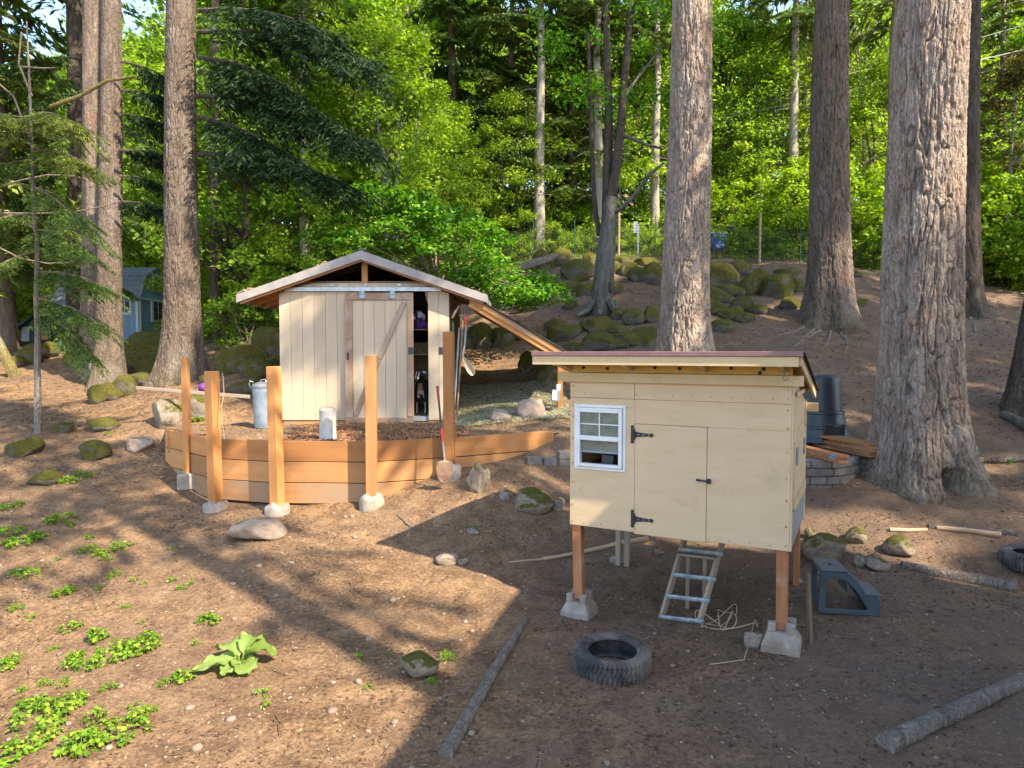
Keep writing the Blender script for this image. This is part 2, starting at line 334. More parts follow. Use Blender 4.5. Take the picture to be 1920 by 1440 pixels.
m_bin = M('black bin plastic', [(.3, (.012, .016, .02)), (.7, (.03, .036, .042))], 6, .42, .1, .003, spec=.5, dirt=((.1, .09, .08), .6, .75))
m_stool = M('blue grey plastic', [(.3, (.035, .05, .065)), (.7, (.07, .09, .11))], 8, .42, .1, .002, spec=.5, dirt=((.16, .14, .12), .58, .75))
m_stoolt = M('grey tread', [(.3, (.09, .085, .085)), (.7, (.16, .15, .145))], 60, .8, .5, .004)
m_tape = M('silvery blue tape', [(.3, (.13, .17, .2)), (.5, (.26, .3, .32)), (.7, (.42, .44, .44))], 22, .35, .5, .01, metal=.1, dirt=((.2, .15, .11), .55, .68))
m_rope = M('tan cord', [(.3, (.33, .25, .15)), (.7, (.46, .36, .23))], 40, .8)
m_log = barkmat('grey log', (.13, .105, .085), (.3, .255, .21), (.3, .27, .23)); m_logl = wood('stripped log', (.3, .2, .12), (.45, .33, .21)); m_logd = barkmat('half buried log', (.1, .08, .068), (.19, .16, .135))
m_red = M('red grip', [(.3, (.4, .03, .03)), (.7, (.52, .05, .05))], 8, .45); m_dred = M('dark red grip', [(.3, (.2, .035, .035)), (.7, (.3, .06, .055))], 8, .5)
m_steel = M('grey shaft', [(.3, (.18, .19, .2)), (.7, (.28, .29, .3))], 10, .45, .1, metal=.4); m_blueshaft = M('blue grey shaft', [(.3, (.1, .15, .19)), (.7, (.17, .22, .26))], 10, .5)
m_rust = M('soil caked steel', [(.3, (.2, .12, .075)), (.7, (.34, .22, .14))], 14, .8, .3)
m_scoop = M('tan plastic', [(.3, (.33, .26, .18)), (.7, (.43, .35, .26))], 8, .5, .1)
m_paver = M('paver concrete', [(.3, (.125, .112, .1)), (.7, (.23, .205, .185))], 16, .95, .5, .01, 40, rand=.2)
m_blue = M('blue siding', [(.3, (.2, .33, .48)), (.7, (.27, .42, .58))], 5, .7, .2, .005, 30, (1, 1, .1)); m_bluet = M('pale blue trim', [(.3, (.56, .66, .74)), (.7, (.64, .74, .8))], 5, .6, .05)
m_blroof = M('blue grey shingle', [(.3, (.12, .15, .18)), (.7, (.24, .28, .32))], 14, .85, .3, rand=.2)
m_green = M('dark green board', [(.3, (.012, .04, .04)), (.7, (.025, .06, .055))], 6, .7, .2); m_greyb = M('grey board', [(.3, (.2, .21, .22)), (.7, (.3, .31, .32))], 6, .7, .2)
m_bluebin = M('blue plastic', [(.3, (.03, .13, .62)), (.7, (.06, .2, .75))], 5, .4, .05, dirt=((.6, .68, .8), .52, .6), dscale=9)
m_wire = M('dark wire', [(.3, (.02, .022, .02)), (.7, (.05, .05, .045))], 20, .6, .1); m_gpost = M('green steel post', [(.3, (.01, .05, .035)), (.7, (.02, .08, .05))], 20, .6, .1)
m_cable = M('pale cable', [(.3, (.4, .4, .4)), (.7, (.55, .55, .55))], 20, .6, .05)
m_purple = M('purple fabric', [(.3, (.09, .02, .14)), (.7, (.18, .05, .24))], 12, .85, .4); m_fab = M('spotted cloth', [(.45, (.04, .04, .05)), (.55, (.7, .7, .72))], 9, .9, .3)
m_osb = M('strand board', [(.3, (.22, .13, .065)), (.7, (.38, .26, .14))], 22, .8, .3); m_bluetag = M('blue tag', [(.3, (.05, .3, .5)), (.7, (.15, .5, .68))], 20, .5, 0)
m_chip = M('light chips', [(.3, (.22, .145, .085)), (.7, (.42, .31, .2))], 3, .9, .1); m_chipd = M('dark chips', [(.3, (.05, .032, .022)), (.7, (.13, .085, .055))], 3, .95, .1)
m_peb = M('pebbles', [(.3, (.14, .1, .075)), (.7, (.3, .23, .17))], 1.5, .9, .3); m_red_chip = M('red bark chips', [(.3, (.2, .085, .04)), (.7, (.38, .18, .09))], 3, .9, .2)
m_hay = leafmat('hay', [(0, (.26, .28, .17)), (.6, (.42, .43, .29)), (1, (.55, .5, .34))], .15); m_hayy = leafmat('straw', [(0, (.3, .2, .1)), (1, (.5, .38, .2))], .15); m_ndl = leafmat('dry needles', [(0, (.09, .05, .025)), (.6, (.2, .12, .06)), (1, (.36, .24, .13))], .1)
m_cone = M('fir cone', [(.3, (.06, .03, .018)), (.7, (.14, .075, .045))], 40, .9, .4)
# ------------------------------------------------------------------ terrain
CTRL = [(0,1440,4.1),(480,1440,4.1),(960,1440,4.1),(1440,1440,4.1),(1920,1440,4.1),(1150,1250,5.45),(1480,1215,5.7),(1085,1165,6.5),(455,1235,5.6),(0,1235,5.65),(250,1100,6.9),
 (1160,1053,7.86),(1510,1090,6.95),(700,1030,7.8),(480,1000,8.3),(200,1000,8.3),(0,1000,8.2),(345,908,10.0),(398,955,9.25),(515,955,9.1),(697,945,9.05),(843,888,9.45),(760,985,8.3),
 (895,928,8.9),(1000,885,9.8),(1030,815,10.5),(250,850,10.8),(100,850,10.7),(0,850,10.5),(70,810,11.6),(180,800,12),(290,780,12),(0,725,16),(335,712,15),(205,730,15.5),(100,685,20),
 (265,690,18),(450,690,15),(400,770,12.3),(60,645,26),(230,655,28),(525,795,12),(840,792,12),(900,790,11.5),(980,785,11.5),(900,720,14),(950,680,15.5),(1000,650,16.5),(1128,586,18.5),
 (1000,560,21),(1000,498,24),(1100,488,25),(1200,486,25),(1290,690,14),(1150,660,15.5),(1550,608,17),(1450,620,16),(1420,498,23.5),(1600,515,22),(1400,560,19.5),(1720,890,9.3),(1850,872,9.6),
 (1900,950,8.2),(1900,1090,6.95),(1700,1000,7.7),(1560,922,8.9),(1640,720,13),(1880,770,11.4),(1910,600,18),(1850,545,22),(1900,700,13.4),(1815,588,19),(1620,640,15.5)]
CW = [(-2.5,16.8,2.5),(-30,40,3.8),(-15,40,5.2),(0,36,7.5),(0,60,13),(22,40,9),(40,60,13),(-40,60,8),(0,100,26),(60,100,24),(-60,100,16),(0,1,-.1),(0,-20,-.8),(30,-20,-.6),(-30,-20,-1),
 (15,4,.2),(-15,4,-.2),(-14,12,.9),(20,15,2.2),(14,9,.8),(30,0,.2),(-30,5,-.2),(-26,20,1.6),(28,25,4.5),(0,150,36),(150,150,34),(-150,150,24),(150,-60,-2),(-150,-60,-3),(0,-150,-5),(150,20,4),(-150,20,-1)]
cpts = np.array([P(*c)[:] for c in CTRL] + CW)
def _rbf():
    n = len(cpts); d = np.linalg.norm(cpts[:, None, :2] - cpts[None, :, :2], axis=2)
    A = np.zeros((n + 3, n + 3)); A[:n, :n] = -d - np.eye(n) * -.05; A[:n, n] = 1; A[:n, n + 1:] = cpts[:, :2]; A[n, :n] = 1; A[n + 1:, :n] = cpts[:, :2].T
    A[:n, :n] = -np.sqrt(d * d + .35) + np.eye(n) * .06
    return np.linalg.solve(A, np.concatenate([cpts[:, 2], np.zeros(3)]))
_w = _rbf()
def hz0(x, y):
    x = np.asarray(x, float); y = np.asarray(y, float); sh = x.shape; x = x.ravel(); y = y.ravel()
    r = np.hypot(x, y); k = np.minimum(1, 170 / np.maximum(r, 1e-6)); x = x * k; y = y * k; out = np.empty(len(x)); n = len(cpts)
    for s in range(0, len(x), 20000):
        q = np.stack([x[s:s + 20000], y[s:s + 20000]], 1)
        d = np.sqrt(((q[:, None] - cpts[None, :, :2]) ** 2).sum(2) + .35)
        out[s:s + 20000] = -d @ _w[:n] + _w[n] + q @ _w[n + 1:]
    return out.reshape(sh)
def hz(x, y):
    x = np.asarray(x, float); y = np.asarray(y, float); p = np.stack([x, y, np.zeros_like(x)], -1)
    near = np.clip((y - 12) / 8, 0, 1)
    return hz0(x, y) + fbm(p * 1.3, 3, 3) * (.035 + .12 * near) + fbm(p * 6, 3, 9) * .012
# terrace behind the plank wall
WTOP = 1.30
WALL = [P(312, 803, 1), P(398, 821, 1), P(510, 826, 1), P(690, 827, 1), P(840, 820, 1), P(1030, 807, 1)]
def at_z(px, py, z):
    d = ray(px, py); return Vector((0, 0, CZ)) + d * ((z - CZ) / d.z)
WALL = [at_z(a, b, WTOP) for a, b in ((311, 804), (398, 821), (510, 826), (690, 827), (840, 820), (1035, 807))]
TPOLY = [(p.x, p.y) for p in WALL] + [(1.6, 11.6), (1.3, 14.2), (-5.3, 14.2), (-6.0, 11.8)]
def inpoly(x, y, poly):
    x = np.asarray(x, float); c = np.zeros(x.shape, bool); n = len(poly)
    for i in range(n):
        x1, y1 = poly[i]; x2, y2 = poly[(i + 1) % n]
        if y1 == y2: continue
        c ^= ((y1 > y) != (y2 > y)) & (x < (x2 - x1) * (y - y1) / (y2 - y1) + x1)
    return c
def tz(x, y):
    p = np.stack([x, y, np.zeros_like(x)], -1)
    return 1.245 + fbm(p * 1.5, 3, 5) * .03 + fbm(p * 7, 3, 6) * .014
def H(x, y):
    x = np.atleast_1d(np.asarray(x, float)); y = np.atleast_1d(np.asarray(y, float))
    z = hz(x, y); return np.where(inpoly(x, y, TPOLY), np.maximum(z, tz(x, y)), z)
def Hs(x, y): return float(H(x, y)[0])
def G(px, py, far=60):                 # where the pixel's ray meets the ground
    d = ray(px, py); t = np.linspace(3.3, far, 1500); X = d.x * t; Y = d.y * t; Z = CZ + d.z * t
    s = Z - H(X, Y); k = np.argmax(s < 0) if (s < 0).any() else len(t) - 1
    if k == 0: k = 1
    a = s[k - 1] / (s[k - 1] - s[k] + 1e-9); tt = t[k - 1] + (t[k] - t[k - 1]) * a
    return Vector((d.x * tt, d.y * tt, Hs(d.x * tt, d.y * tt)))
ang = np.concatenate([np.linspace(-math.pi, -1.05, 60)[:-1], np.linspace(-1.05, -.72, 60)[:-1], np.linspace(-.72, .72, 560)[:-1], np.linspace(.72, 1.05, 60)[:-1], np.linspace(1.05, math.pi, 60)])
rad = np.concatenate([np.linspace(.3, 3.4, 20)[:-1], np.geomspace(3.4, 30, 400)[:-1], np.geomspace(30, 600, 70)])
AA, RR = np.meshgrid(ang, rad); X = RR * np.sin(AA); Y = RR * np.cos(AA); Z = hz(X, Y)
nr, na = X.shape; idx = np.arange(nr * na).reshape(nr, na)
fq = np.stack([idx[:-1, :-1], idx[:-1, 1:], idx[1:, 1:], idx[1:, :-1]], -1).reshape(-1, 4)
gv = np.stack([X, Y, Z], -1).reshape(-1, 3); cen = len(gv); gv = np.vstack([gv, [[0, 0, Hs(0, 0)]]])
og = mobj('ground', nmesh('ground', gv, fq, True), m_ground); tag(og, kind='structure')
bm = bmesh.new(); bm.from_mesh(og.data); bmesh.ops.recalc_face_normals(bm, faces=bm.faces)
if sum(f.normal.z for f in list(bm.faces)[:200]) < 0: bmesh.ops.reverse_faces(bm, faces=bm.faces)
bm.to_mesh(og.data); bm.free()
# terrace sheet lofted from the wall to a line behind the shed
def resample(pts, n):
    p = np.array(pts); d = np.concatenate([[0], np.cumsum(np.linalg.norm(np.diff(p, axis=0), axis=1))]); t = np.linspace(0, d[-1], n)
    return np.stack([np.interp(t, d, p[:, 0]), np.interp(t, d, p[:, 1])], 1)
fr = resample([(p.x, p.y + .03) for p in WALL] + [(1.6, 11.5)], 220); bk = resample([(-6.0, 11.8), (-5.6, 14.2), (1.3, 14.2), (1.6, 11.7)], 220)
tt = np.linspace(0, 1, 110)[:, None, None] ** 1.4; TP = fr[None] * (1 - tt) + bk[None] * tt
TZ_ = tz(TP[..., 0], TP[..., 1]); TZ_[-1] -= .4; nr, na = TZ_.shape; idx = np.arange(nr * na).reshape(nr, na)
fq = np.stack([idx[:-1, :-1], idx[:-1, 1:], idx[1:, 1:], idx[1:, :-1]], -1).reshape(-1, 4)
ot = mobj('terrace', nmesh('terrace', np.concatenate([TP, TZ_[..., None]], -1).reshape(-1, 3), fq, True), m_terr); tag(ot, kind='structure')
# ------------------------------------------------------------------ trunks
def trunk_mesh(name, r0, r1, height, vis, flare, amp, n=120, nz=240, seed=0, freq=9, lean=(0, 0), lobes=5, bend=.1, dent=None):
    rs = np.random.RandomState(seed)
    z = np.concatenate([np.linspace(-.5, vis, nz)[:-1], np.linspace(vis, height, 30)]); th = np.linspace(0, 2 * math.pi, n, endpoint=False)
    Zg, T = np.meshgrid(z, th, indexing='ij')
    r = r0 + (r1 - r0) * np.clip(Zg / vis, 0, None); r = np.where(Zg > vis, r1 * np.clip(1 - (Zg - vis) / (height - vis), .04, 1), r)
    lob = sum(np.cos(T * k + rs.uniform(0, 6)) for k in (lobes - 1, lobes, lobes + 2)) / 3
    zz = np.maximum(Zg, -.15)
    r = r + flare * np.exp(-zz / (.4 + flare * .5)) * (.8 + .32 * lob) + r0 * .06 * np.exp(-zz / 2.0) * lob
    r = r * (1 + .035 * fbm(np.stack([np.cos(T) * 1.3, np.sin(T) * 1.3, Zg * .7], -1) + seed, 2, seed))
    q = np.stack([np.cos(T) * r0 * freq, np.sin(T) * r0 * freq, Zg * freq * .15], -1) + seed * 3.1
    q = q + .9 * np.stack([fbm(q * .7, 2, 1), fbm(q * .7, 2, 2), 0 * T], -1)
    a = np.abs(fbm(q, 2, seed + 4)); pl = np.clip(a / .16, 0, 1); pl = pl * (2 - pl)
    q2 = q * np.array([2.1, 2.1, 2.0]) + 5; a2 = np.abs(vn(q2, seed + 6)); p2 = np.clip(a2 / .2, 0, 1)
    fine = fbm(q * np.array([3.4, 3.4, 6]), 3, seed + 8)
    r = r + amp * (pl - .7) + amp * .4 * (p2 - .6) + amp * .3 * fine
    if dent:
        dth = np.angle(np.exp(1j * (T - dent[0]))); r = r - dent[4] * np.exp(-(dth / dent[2]) ** 4 - ((Zg - dent[1]) / dent[3]) ** 4)
    cx = lean[0] * Zg / vis + bend * r0 * np.sin(Zg * .5 + seed); cy = lean[1] * Zg / vis
    v = np.stack([cx + r * np.cos(T), cy + r * np.sin(T), Zg], -1); nr, na = T.shape; i = np.arange(nr * na).reshape(nr, na); j = np.roll(i, -1, 1)
    return nmesh(name, v.reshape(-1, 3), np.stack([i[:-1], j[:-1], j[1:], i[1:]], -1).reshape(-1, 4), True)
# leaf-sized faces: n positions with normals -> one diamond each
def leaves(pos, axis, nrm, ln, wd, seed=0, fold=.15):
    pos, axis, nrm = (np.asarray(a, float) for a in (pos, axis, nrm)); n = len(pos)
    axis = axis / (np.linalg.norm(axis, axis=1, keepdims=True) + 1e-9); s = np.cross(axis, nrm); s /= (np.linalg.norm(s, axis=1, keepdims=True) + 1e-9); nn = np.cross(s, axis)
    ln = np.broadcast_to(ln, (n,))[:, None]; wd = np.broadcast_to(wd, (n,))[:, None]
    a = pos - axis * ln / 2; c = pos + axis * ln / 2; b = pos + s * wd / 2 + nn * ln * fold; d = pos - s * wd / 2 + nn * ln * fold
    return np.stack([a, b, c, d], 1).reshape(-1, 3), np.arange(n * 4).reshape(n, 4)
def rdir(rs, n):
    v = rs.normal(size=(n, 3)); return v / np.linalg.norm(v, axis=1, keepdims=True)
def decid_crown(seed, h, rad, z0, clumps, per, leaf, flat=.45, shape=1.0, curve=None):
    """leaf clumps on limbs: returns leaf mesh and limb polylines"""
    rs = np.random.RandomState(seed); limbs = []; P_, A_, N_ = [], [], []
    for k in range(clumps):
        f = rs.uniform(0, 1) ** .8; z = z0 + (h - z0) * f; prof = math.sin(math.pi * min(1, .18 + .82 * f)) ** .7 * (1 if shape == 1 else (1 - f * .6))
        a = rs.uniform(0, 6.283); R = rad * prof * math.sqrt(rs.uniform(.08, 1)); c = np.array([R * math.cos(a), R * math.sin(a), z + rs.normal() * .3])
        limbs.append((c, f))
        s = rs.uniform(.45, 1.0) * rad * .26; m = int(per * rs.uniform(.6, 1.4))
        u = rdir(rs, m) * (rs.uniform(0, 1, (m, 1)) ** .5); p = c + u * np.array([s, s, s * flat]) * 1.3 - np.array([0, 0, 1]) * (u[:, :1] ** 2 + u[:, 1:2] ** 2) * s * .25
        P_.append(p); A_.append(rdir(rs, m) * np.array([1, 1, .5]) - np.array([0, 0, .35])); N_.append(rdir(rs, m) * .8 + np.array([0, 0, 1]) + u * .5)
    P_, A_, N_ = map(np.concatenate, (P_, A_, N_)); n = len(P_); l = leaf * rs.uniform(.6, 1.3, n)
    return leaves(P_, A_, N_, l, l * .8, seed), limbs
def make_decid(name, seed, h, rad, z0, clumps, per, leaf, r0, lm, bm_, label, cat='tree', shape=1.0, flat=.45, stems=1):
    t = thing(name, label, cat); (v, f), limbs = decid_crown(seed, h, rad, z0, clumps, per, leaf, flat, shape)
    rs = random.Random(seed); mb = MB()
    for s in range(stems):
        off = Vector((rs.uniform(-1, 1), rs.uniform(-1, 1), 0)) * (.25 if stems > 1 else .0); tipo = Vector((rs.uniform(-1, 1), rs.uniform(-1, 1), 0)) * (rad * .5 if stems > 1 else .5)
        pts = [off * .5 + Vector((0, 0, -.4)), off + Vector((0, 0, h * .12))] + [off + tipo * (k / 6) + Vector((rs.uniform(-.15, .15), rs.uniform(-.15, .15), h * (.12 + .8 * k / 6))) for k in range(1, 7)]
        mb.tube(pts, [r0 * 1.25, r0] + [r0 * (1 - k / 6.6) for k in range(1, 7)], 9)
        if s == 0: main = pts
    for c, fz in limbs[::2]:
        k = max(1, min(6, int(1 + 5 * fz))); a = main[k]; c = Vector(c); mid = (a + c) / 2 + Vector((0, 0, -.2))
        mb.tube([a, mid, c], [r0 * .3 * (1.1 - fz * .7), r0 * .18, r0 * .05], 5, False)
    mb.obj('trunk', bm_, t, True); mobj('crown', nmesh('crown', v, f), lm, t)
    return t
def bough(rs, p0, d, L, droop, w, dens, spray=.3, needle=.05):
    """one conifer branch: returns polyline and spray faces (pos, axis, normal, len)"""
    p0 = np.array(p0, float); d = np.array(d, float); d /= np.linalg.norm(d); side = np.cross(d, [0, 0, 1]); side /= np.linalg.norm(side)
    t = np.linspace(0, 1, 7)[:, None]; line = p0 + d * L * t - np.array([0, 0, 1]) * droop * L * t ** 1.8
    n = max(6, int(dens * L)); s = rs.uniform(.12, 1, n); base = np.stack([np.interp(s, t[:, 0], line[:, k]) for k in range(3)], 1)
    off = rs.uniform(-1, 1, n); ww = w * np.sin(np.pi * np.clip(s * .85 + .12, 0, 1)) ** .7
    pos = base + side * (off * ww)[:, None] - np.array([0, 0, 1]) * (np.abs(off) * ww * .45 + rs.uniform(0, .12, n) * L * .25)[:, None]
    ax = d * .55 + side * (np.sign(off) * .8)[:, None] + rs.normal(size=(n, 3)) * .25 - np.array([0, 0, .45])
    return line, pos, ax, np.array([0, 0, 1.]) + rs.normal(size=(n, 3)) * .45, spray * rs.uniform(.5, 1.25, n)
def make_conifer(name, seed, h, rad, z0, nb, dens, spray, r0, lm, bmt, label, crown_w=.2, cat='tree', droop=.4):
    t = thing(name, label, cat); rs = np.random.RandomState(seed); mb = MB(); pp = [[], [], [], []]
    mb.tube([(0, 0, -.5), (0, 0, .4)] + [(.04 * math.sin(k * 1.7 + seed), .04 * math.cos(k * 2.1), h * k / 8) for k in range(1, 9)], [r0 * 1.4, r0 * 1.1] + [r0 * (1.02 - k / 8.3) for k in range(1, 9)], 10)
    for k in range(nb):
        f = (k + rs.uniform(0, .8)) / nb; z = z0 + (h - z0) * f; a = k * 2.4 + rs.uniform(-.5, .5); L = rad * (1 - f) ** .75 * rs.uniform(.65, 1.15) + .25
        ln, *q = bough(rs, (0, 0, z), (math.cos(a), math.sin(a), .12), L, droop * rs.uniform(.6, 1.3), crown_w * L + .12, dens, spray)
        mb.tube([tuple(x) for x in ln[::2]], [r0 * .2 * (1 - f * .6) + .008, r0 * .12 + .006, .01, .004][:len(ln[::2])], 4, False)
        for i in range(4): pp[i].append(q[i])
    for k in range(int(z0 * 1.2)):       # dead stubs below the crown
        a = rs.uniform(0, 6.28); z = rs.uniform(1, z0); L = rs.uniform(.3, 1.2); mb.tube([(0, 0, z), (math.cos(a) * L * .6, math.sin(a) * L * .6, z - .05), (math.cos(a) * L, math.sin(a) * L, z - .3 * L)], [.02, .012, .004], 4, False)
    pp = [np.concatenate(x) for x in pp]; v, f = leaves(pp[0], pp[1], pp[2], pp[3], pp[3] * .24, seed, .05)
    mb.obj('trunk', bmt, t, True); mobj('crown', nmesh('crown', v, f), lm, t)
    return t
def boughs_on(par, specs, lm, bmt, seed, dens=70, spray=.22, name='bough', wf=.2, tw=14, rb=.045):
    """big side branches of one tree: each a part, its needles a sub-part"""
    rs = np.random.RandomState(seed)
    for (p0, p1, w) in specs:
        p0, p1 = Vector(p0), Vector(p1); d = p1 - p0; L = d.length; ln = [p0 + d * (k / 6) + Vector((0, 0, L * .06 * math.sin(math.pi * k / 6))) for k in range(7)]
        mb = MB().tube(ln, [rb * (1 - k / 6.5) + .004 for k in range(7)], 6, False); b_ = mb.obj(name, bmt, par, True)
        pp = [[], [], [], []]
        for j in range(int(3 + L * tw)):
            s = rs.uniform(.1, 1); k = min(5, int(s * 6)); a = ln[k] + (ln[k + 1] - ln[k]) * (s * 6 - k); sd_ = 1 if rs.uniform() < .5 else -1
            side = Vector((-d.y, d.x, 0)).normalized() * sd_; dd = d.normalized() * .7 + side * rs.uniform(.3, 1) + Vector((0, 0, rs.uniform(-.5, .1)))
            l2 = w * rs.uniform(.4, 1.1)
            _, *q = bough(rs, a, dd, l2, .35, l2 * wf + .05, dens, spray)
            for i in range(4): pp[i].append(q[i])
        pp = [np.concatenate(x) for x in pp]; v, f = leaves(pp[0], pp[1], pp[2], pp[3], pp[3] * .2, seed, .04)
        mobj('needles', nmesh('needles', v, f), lm, b_)
# shared high crown for the tall trunks (mostly above the picture)
_rs = np.random.RandomState(5); _pp = [[], [], [], []]
for k in range(70):
    f = (k + .5) / 70; a = k * 2.4; L = 3.6 * (1 - f) ** .6 + .4
    _, *q = bough(_rs, (0, 0, 15 * f), (math.cos(a), math.sin(a), .1), L, .35, .3 * L, 13, .5)
    for i in range(4): _pp[i].append(q[i])
_pp = [np.concatenate(x) for x in _pp]; _v, _f = leaves(_pp[0], _pp[1], _pp[2], _pp[3], _pp[3] * .3, 1, .05)
me_high = nmesh('high_crown', _v, _f); me_high.materials.append(L_fir)
def fir(name, label, px, py, topx, rb, rt, depth=None, vis=8, flare=.35, amp=.035, mat=None, n=120, nz=240, seed=1, height=28, crown=True, cz=12, lobes=5, freq=9, csc=.85, group=None, dent=None):
    b = G(px, py) if depth is None else P(px, py, depth)
    if depth is not None: b.z = Hs(b.x, b.y)
    tp = P(topx, 80, b.y); vv = tp.z - b.z; vis = vv + .6
    t = thing(name, label, 'tree', b, group)
    me = trunk_mesh('trunk', rb, rt, height, vis, flare, amp, n, nz, seed, freq, ((tp.x - b.x), 0), lobes, .1, dent)
    mobj('trunk', me, mat, t, Matrix.Translation(b))
    if crown:
        o = mobj('crown', me_high, None, t, Matrix.Translation(b + Vector(((tp.x - b.x) * cz / vv, 0, cz))) @ Matrix.Rotation(seed, 4, 'Z') @ Matrix.Diagonal((csc, csc, csc, 1)))
    return t, b
t_big, b_big = fir('fir_tree', 'massive grey fir with deep bark plates and hollow at its root beside lumber pile', 1724, 890, 1747, .5, .4, amp=.055, flare=.34, mat=m_bark, n=340, nz=560, seed=3, lobes=5, freq=13, dent=(-1.53, .02, .17, .14, .28), cz=17, csc=1.0)
t_mid, b_mid = fir('fir_tree', 'straight grey fir rising directly behind the cream coop roof', 1286, 690, 1292, .47, .37, 14, amp=.045, flare=.25, mat=m_bark, n=220, nz=420, seed=11, freq=14, cz=17)
t_r, b_r = fir('fir_tree', 'dark brown fir with reddish lower bark beside the boulder terrace', 1552, 606, 1561, .5, .38, amp=.045, flare=.36, mat=m_bark2, n=200, nz=360, seed=8, freq=12, cz=17, csc=1.1)
t_d, b_d = fir('fir_tree', 'slim dark fir trunk close behind the massive grey fir', 1810, 586, 1815, .36, .27, amp=.03, flare=.2, mat=m_barkd, n=90, nz=160, seed=21, cz=17)
t_5, b_5 = fir('fir_tree', 'tall brown fir with flared roots and dark side boughs left of the shed', 338, 712, 343, .37, .28, amp=.028, flare=.32, mat=m_bark3, n=200, nz=420, seed=14, freq=16, cz=17)
t_6, b_6 = fir('fir_tree', 'pale slim fir with mossy rocks around its foot', 206, 724, 208, .28, .2, amp=.016, flare=.22, mat=m_bark3, n=140, nz=340, seed=17, freq=18, cz=17, csc=.9)
t_7, b_7 = fir('fir_tree', 'slim brown fir partly hidden behind the pale slim fir', 170, 700, 176, .27, .2, amp=.018, flare=.15, mat=m_bark2, n=90, nz=160, seed=19, freq=12, cz=17, csc=.9)
t_8, b_8 = fir('fir_tree', 'dark fir trunk far behind the slim pair, above the blue house', 146, 655, 143, .33, .27, amp=.02, flare=.1, mat=m_barkd, n=60, nz=90, seed=23, cz=12, csc=.9)
fir('fir_tree', 'thin dark trunk between the tall brown fir and the shed', 402, 620, 404, .16, .12, 21, amp=.01, flare=.05, mat=m_barkd, n=40, nz=60, seed=27, cz=11, csc=.7)
# root hollow and knots of the massive fir
def lump(c, s3, m, nm, par, seed=1, amp=.25):
    bm = bmesh.new(); bmesh.ops.create_icosphere(bm, subdivisions=3, radius=1); co = np.array([v.co[:] for v in bm.verts]); d = 1 + amp * fbm(co * 1.8 + seed * 9, 3, seed)
    for v, k_ in zip(bm.verts, d): v.co = Vector((v.co.x * s3[0], v.co.y * s3[1], v.co.z * s3[2])) * k_
    me = bpy.data.meshes.new(nm); bm.to_mesh(me); bm.free(); me.polygons.foreach_set('use_smooth', [True] * len(me.polygons)); return mobj(nm, me, m, par, Matrix.Translation(Vector(c)))
# boughs that reach into the picture from the left firs
def BP(spec, Y0, Y1): return [(P(a, b, Y0), P(c, d, Y1), w) for a, b, c, d, w in spec]
boughs_on(t_5, BP([(372, 108, 560, 175, 1.0), (372, 135, 640, 235, 1.2), (370, 180, 690, 265, 1.2), (372, 220, 600, 330, 1.1), (372, 290, 650, 345, 1.0)], 15, 14.2), L_firshade, m_barkd, 31, 110, .15, tw=20)
boughs_on(t_5, BP([(372, 60, 700, 120, 1.1), (372, 20, 620, 60, 1.2)], 15, 14.2), L_firshade, m_barkd, 36, 100, .16, tw=15)
boughs_on(t_6, BP([(226, 115, 320, 150, .7), (226, 170, 318, 190, .8), (226, 215, 312, 235, .7), (226, 282, 310, 295, .5), (228, 378, 330, 400, .55), (224, 330, 300, 345, .5)], 15.5, 15.9), L_firshade, m_barkd, 32, 90, .18, tw=24, rb=.03)
boughs_on(t_8, BP([(150, 140, 60, 200, 1.1), (150, 240, 40, 330, 1.2), (130, 320, 0, 400, 1.2), (160, 200, 300, 290, 1.2), (150, 110, 30, 120, 1.2), (150, 350, 280, 420, 1.0)], 22, 21), L_fir, m_barkd, 33, 80, .24, tw=14, rb=.04)
# fallen-looking bare and mossy branches on the slim fir
for pts, r, mm, nm in (([(95, 200), (150, 180), (200, 152), (255, 143)], .045, m_mossy, 'mossy_branch'), ([(0, 400), (80, 400), (140, 397), (190, 388), (225, 378)], .02, m_twig, 'bare_branch'),
                       ([(0, 350), (40, 338), (90, 328), (140, 330), (190, 345)], .022, m_twig, 'bare_branch'), ([(0, 465), (40, 485), (90, 494), (130, 492), (170, 478)], .02, m_twig, 'bare_branch')):
    MB().tube([P(a, b, 15.0 - .1 * k) for k, (a, b) in enumerate(pts)], [r * (1 - .12 * k) for k in range(len(pts))], 6, True, .1).obj(nm, mm, t_6, True)
# forked mossy hardwood on the boulder slope
bq = G(1128, 586); t9 = thing('hardwood_tree', 'forked lichen-grey hardwood with a hollow foot standing among the boulders', 'tree', bq); Yq = bq.y
def st(pts, r0, r1, m=m_bark4, n=12, nm='trunk'):
    k = len(pts) - 1; return MB().tube([P(a, b, Yq + dy) for a, b, dy in pts], [r0 + (r1 - r0) * i / k for i in range(k + 1)], n, True, .06).obj(nm, m, t9, True)
st([(1125, 605, 0), (1127, 580, 0), (1129, 555, 0), (1132, 520, 0), (1135, 480, 0), (1139, 440, 0), (1142, 400, 0), (1146, 370, 0)], .33, .17)
st([(1139, 440, 0), (1138, 380, .1), (1140, 300, .2), (1142, 200, .3), (1138, 100, .3), (1136, -20, .3)], .15, .08, m_barkd)
st([(1146, 372, 0), (1155, 320, 0), (1163, 250, 0), (1168, 180, 0), (1176, 100, 0), (1185, -20, 0)], .14, .08, m_barkd)
st([(1124, 440, .2), (1117, 400, .3), (1112, 340, .4), (1108, 220, .5), (1103, 60, .6)], .08, .05, m_barkd)
st([(1146, 400, 0), (1165, 392, -.2), (1190, 365, -.4), (1215, 330, -.5), (1245, 305, -.5)], .07, .035, nm='limb')
st([(1163, 252, 0), (1190, 262, -.2), (1215, 272, -.3), (1240, 278, -.3)], .055, .03, nm='limb')
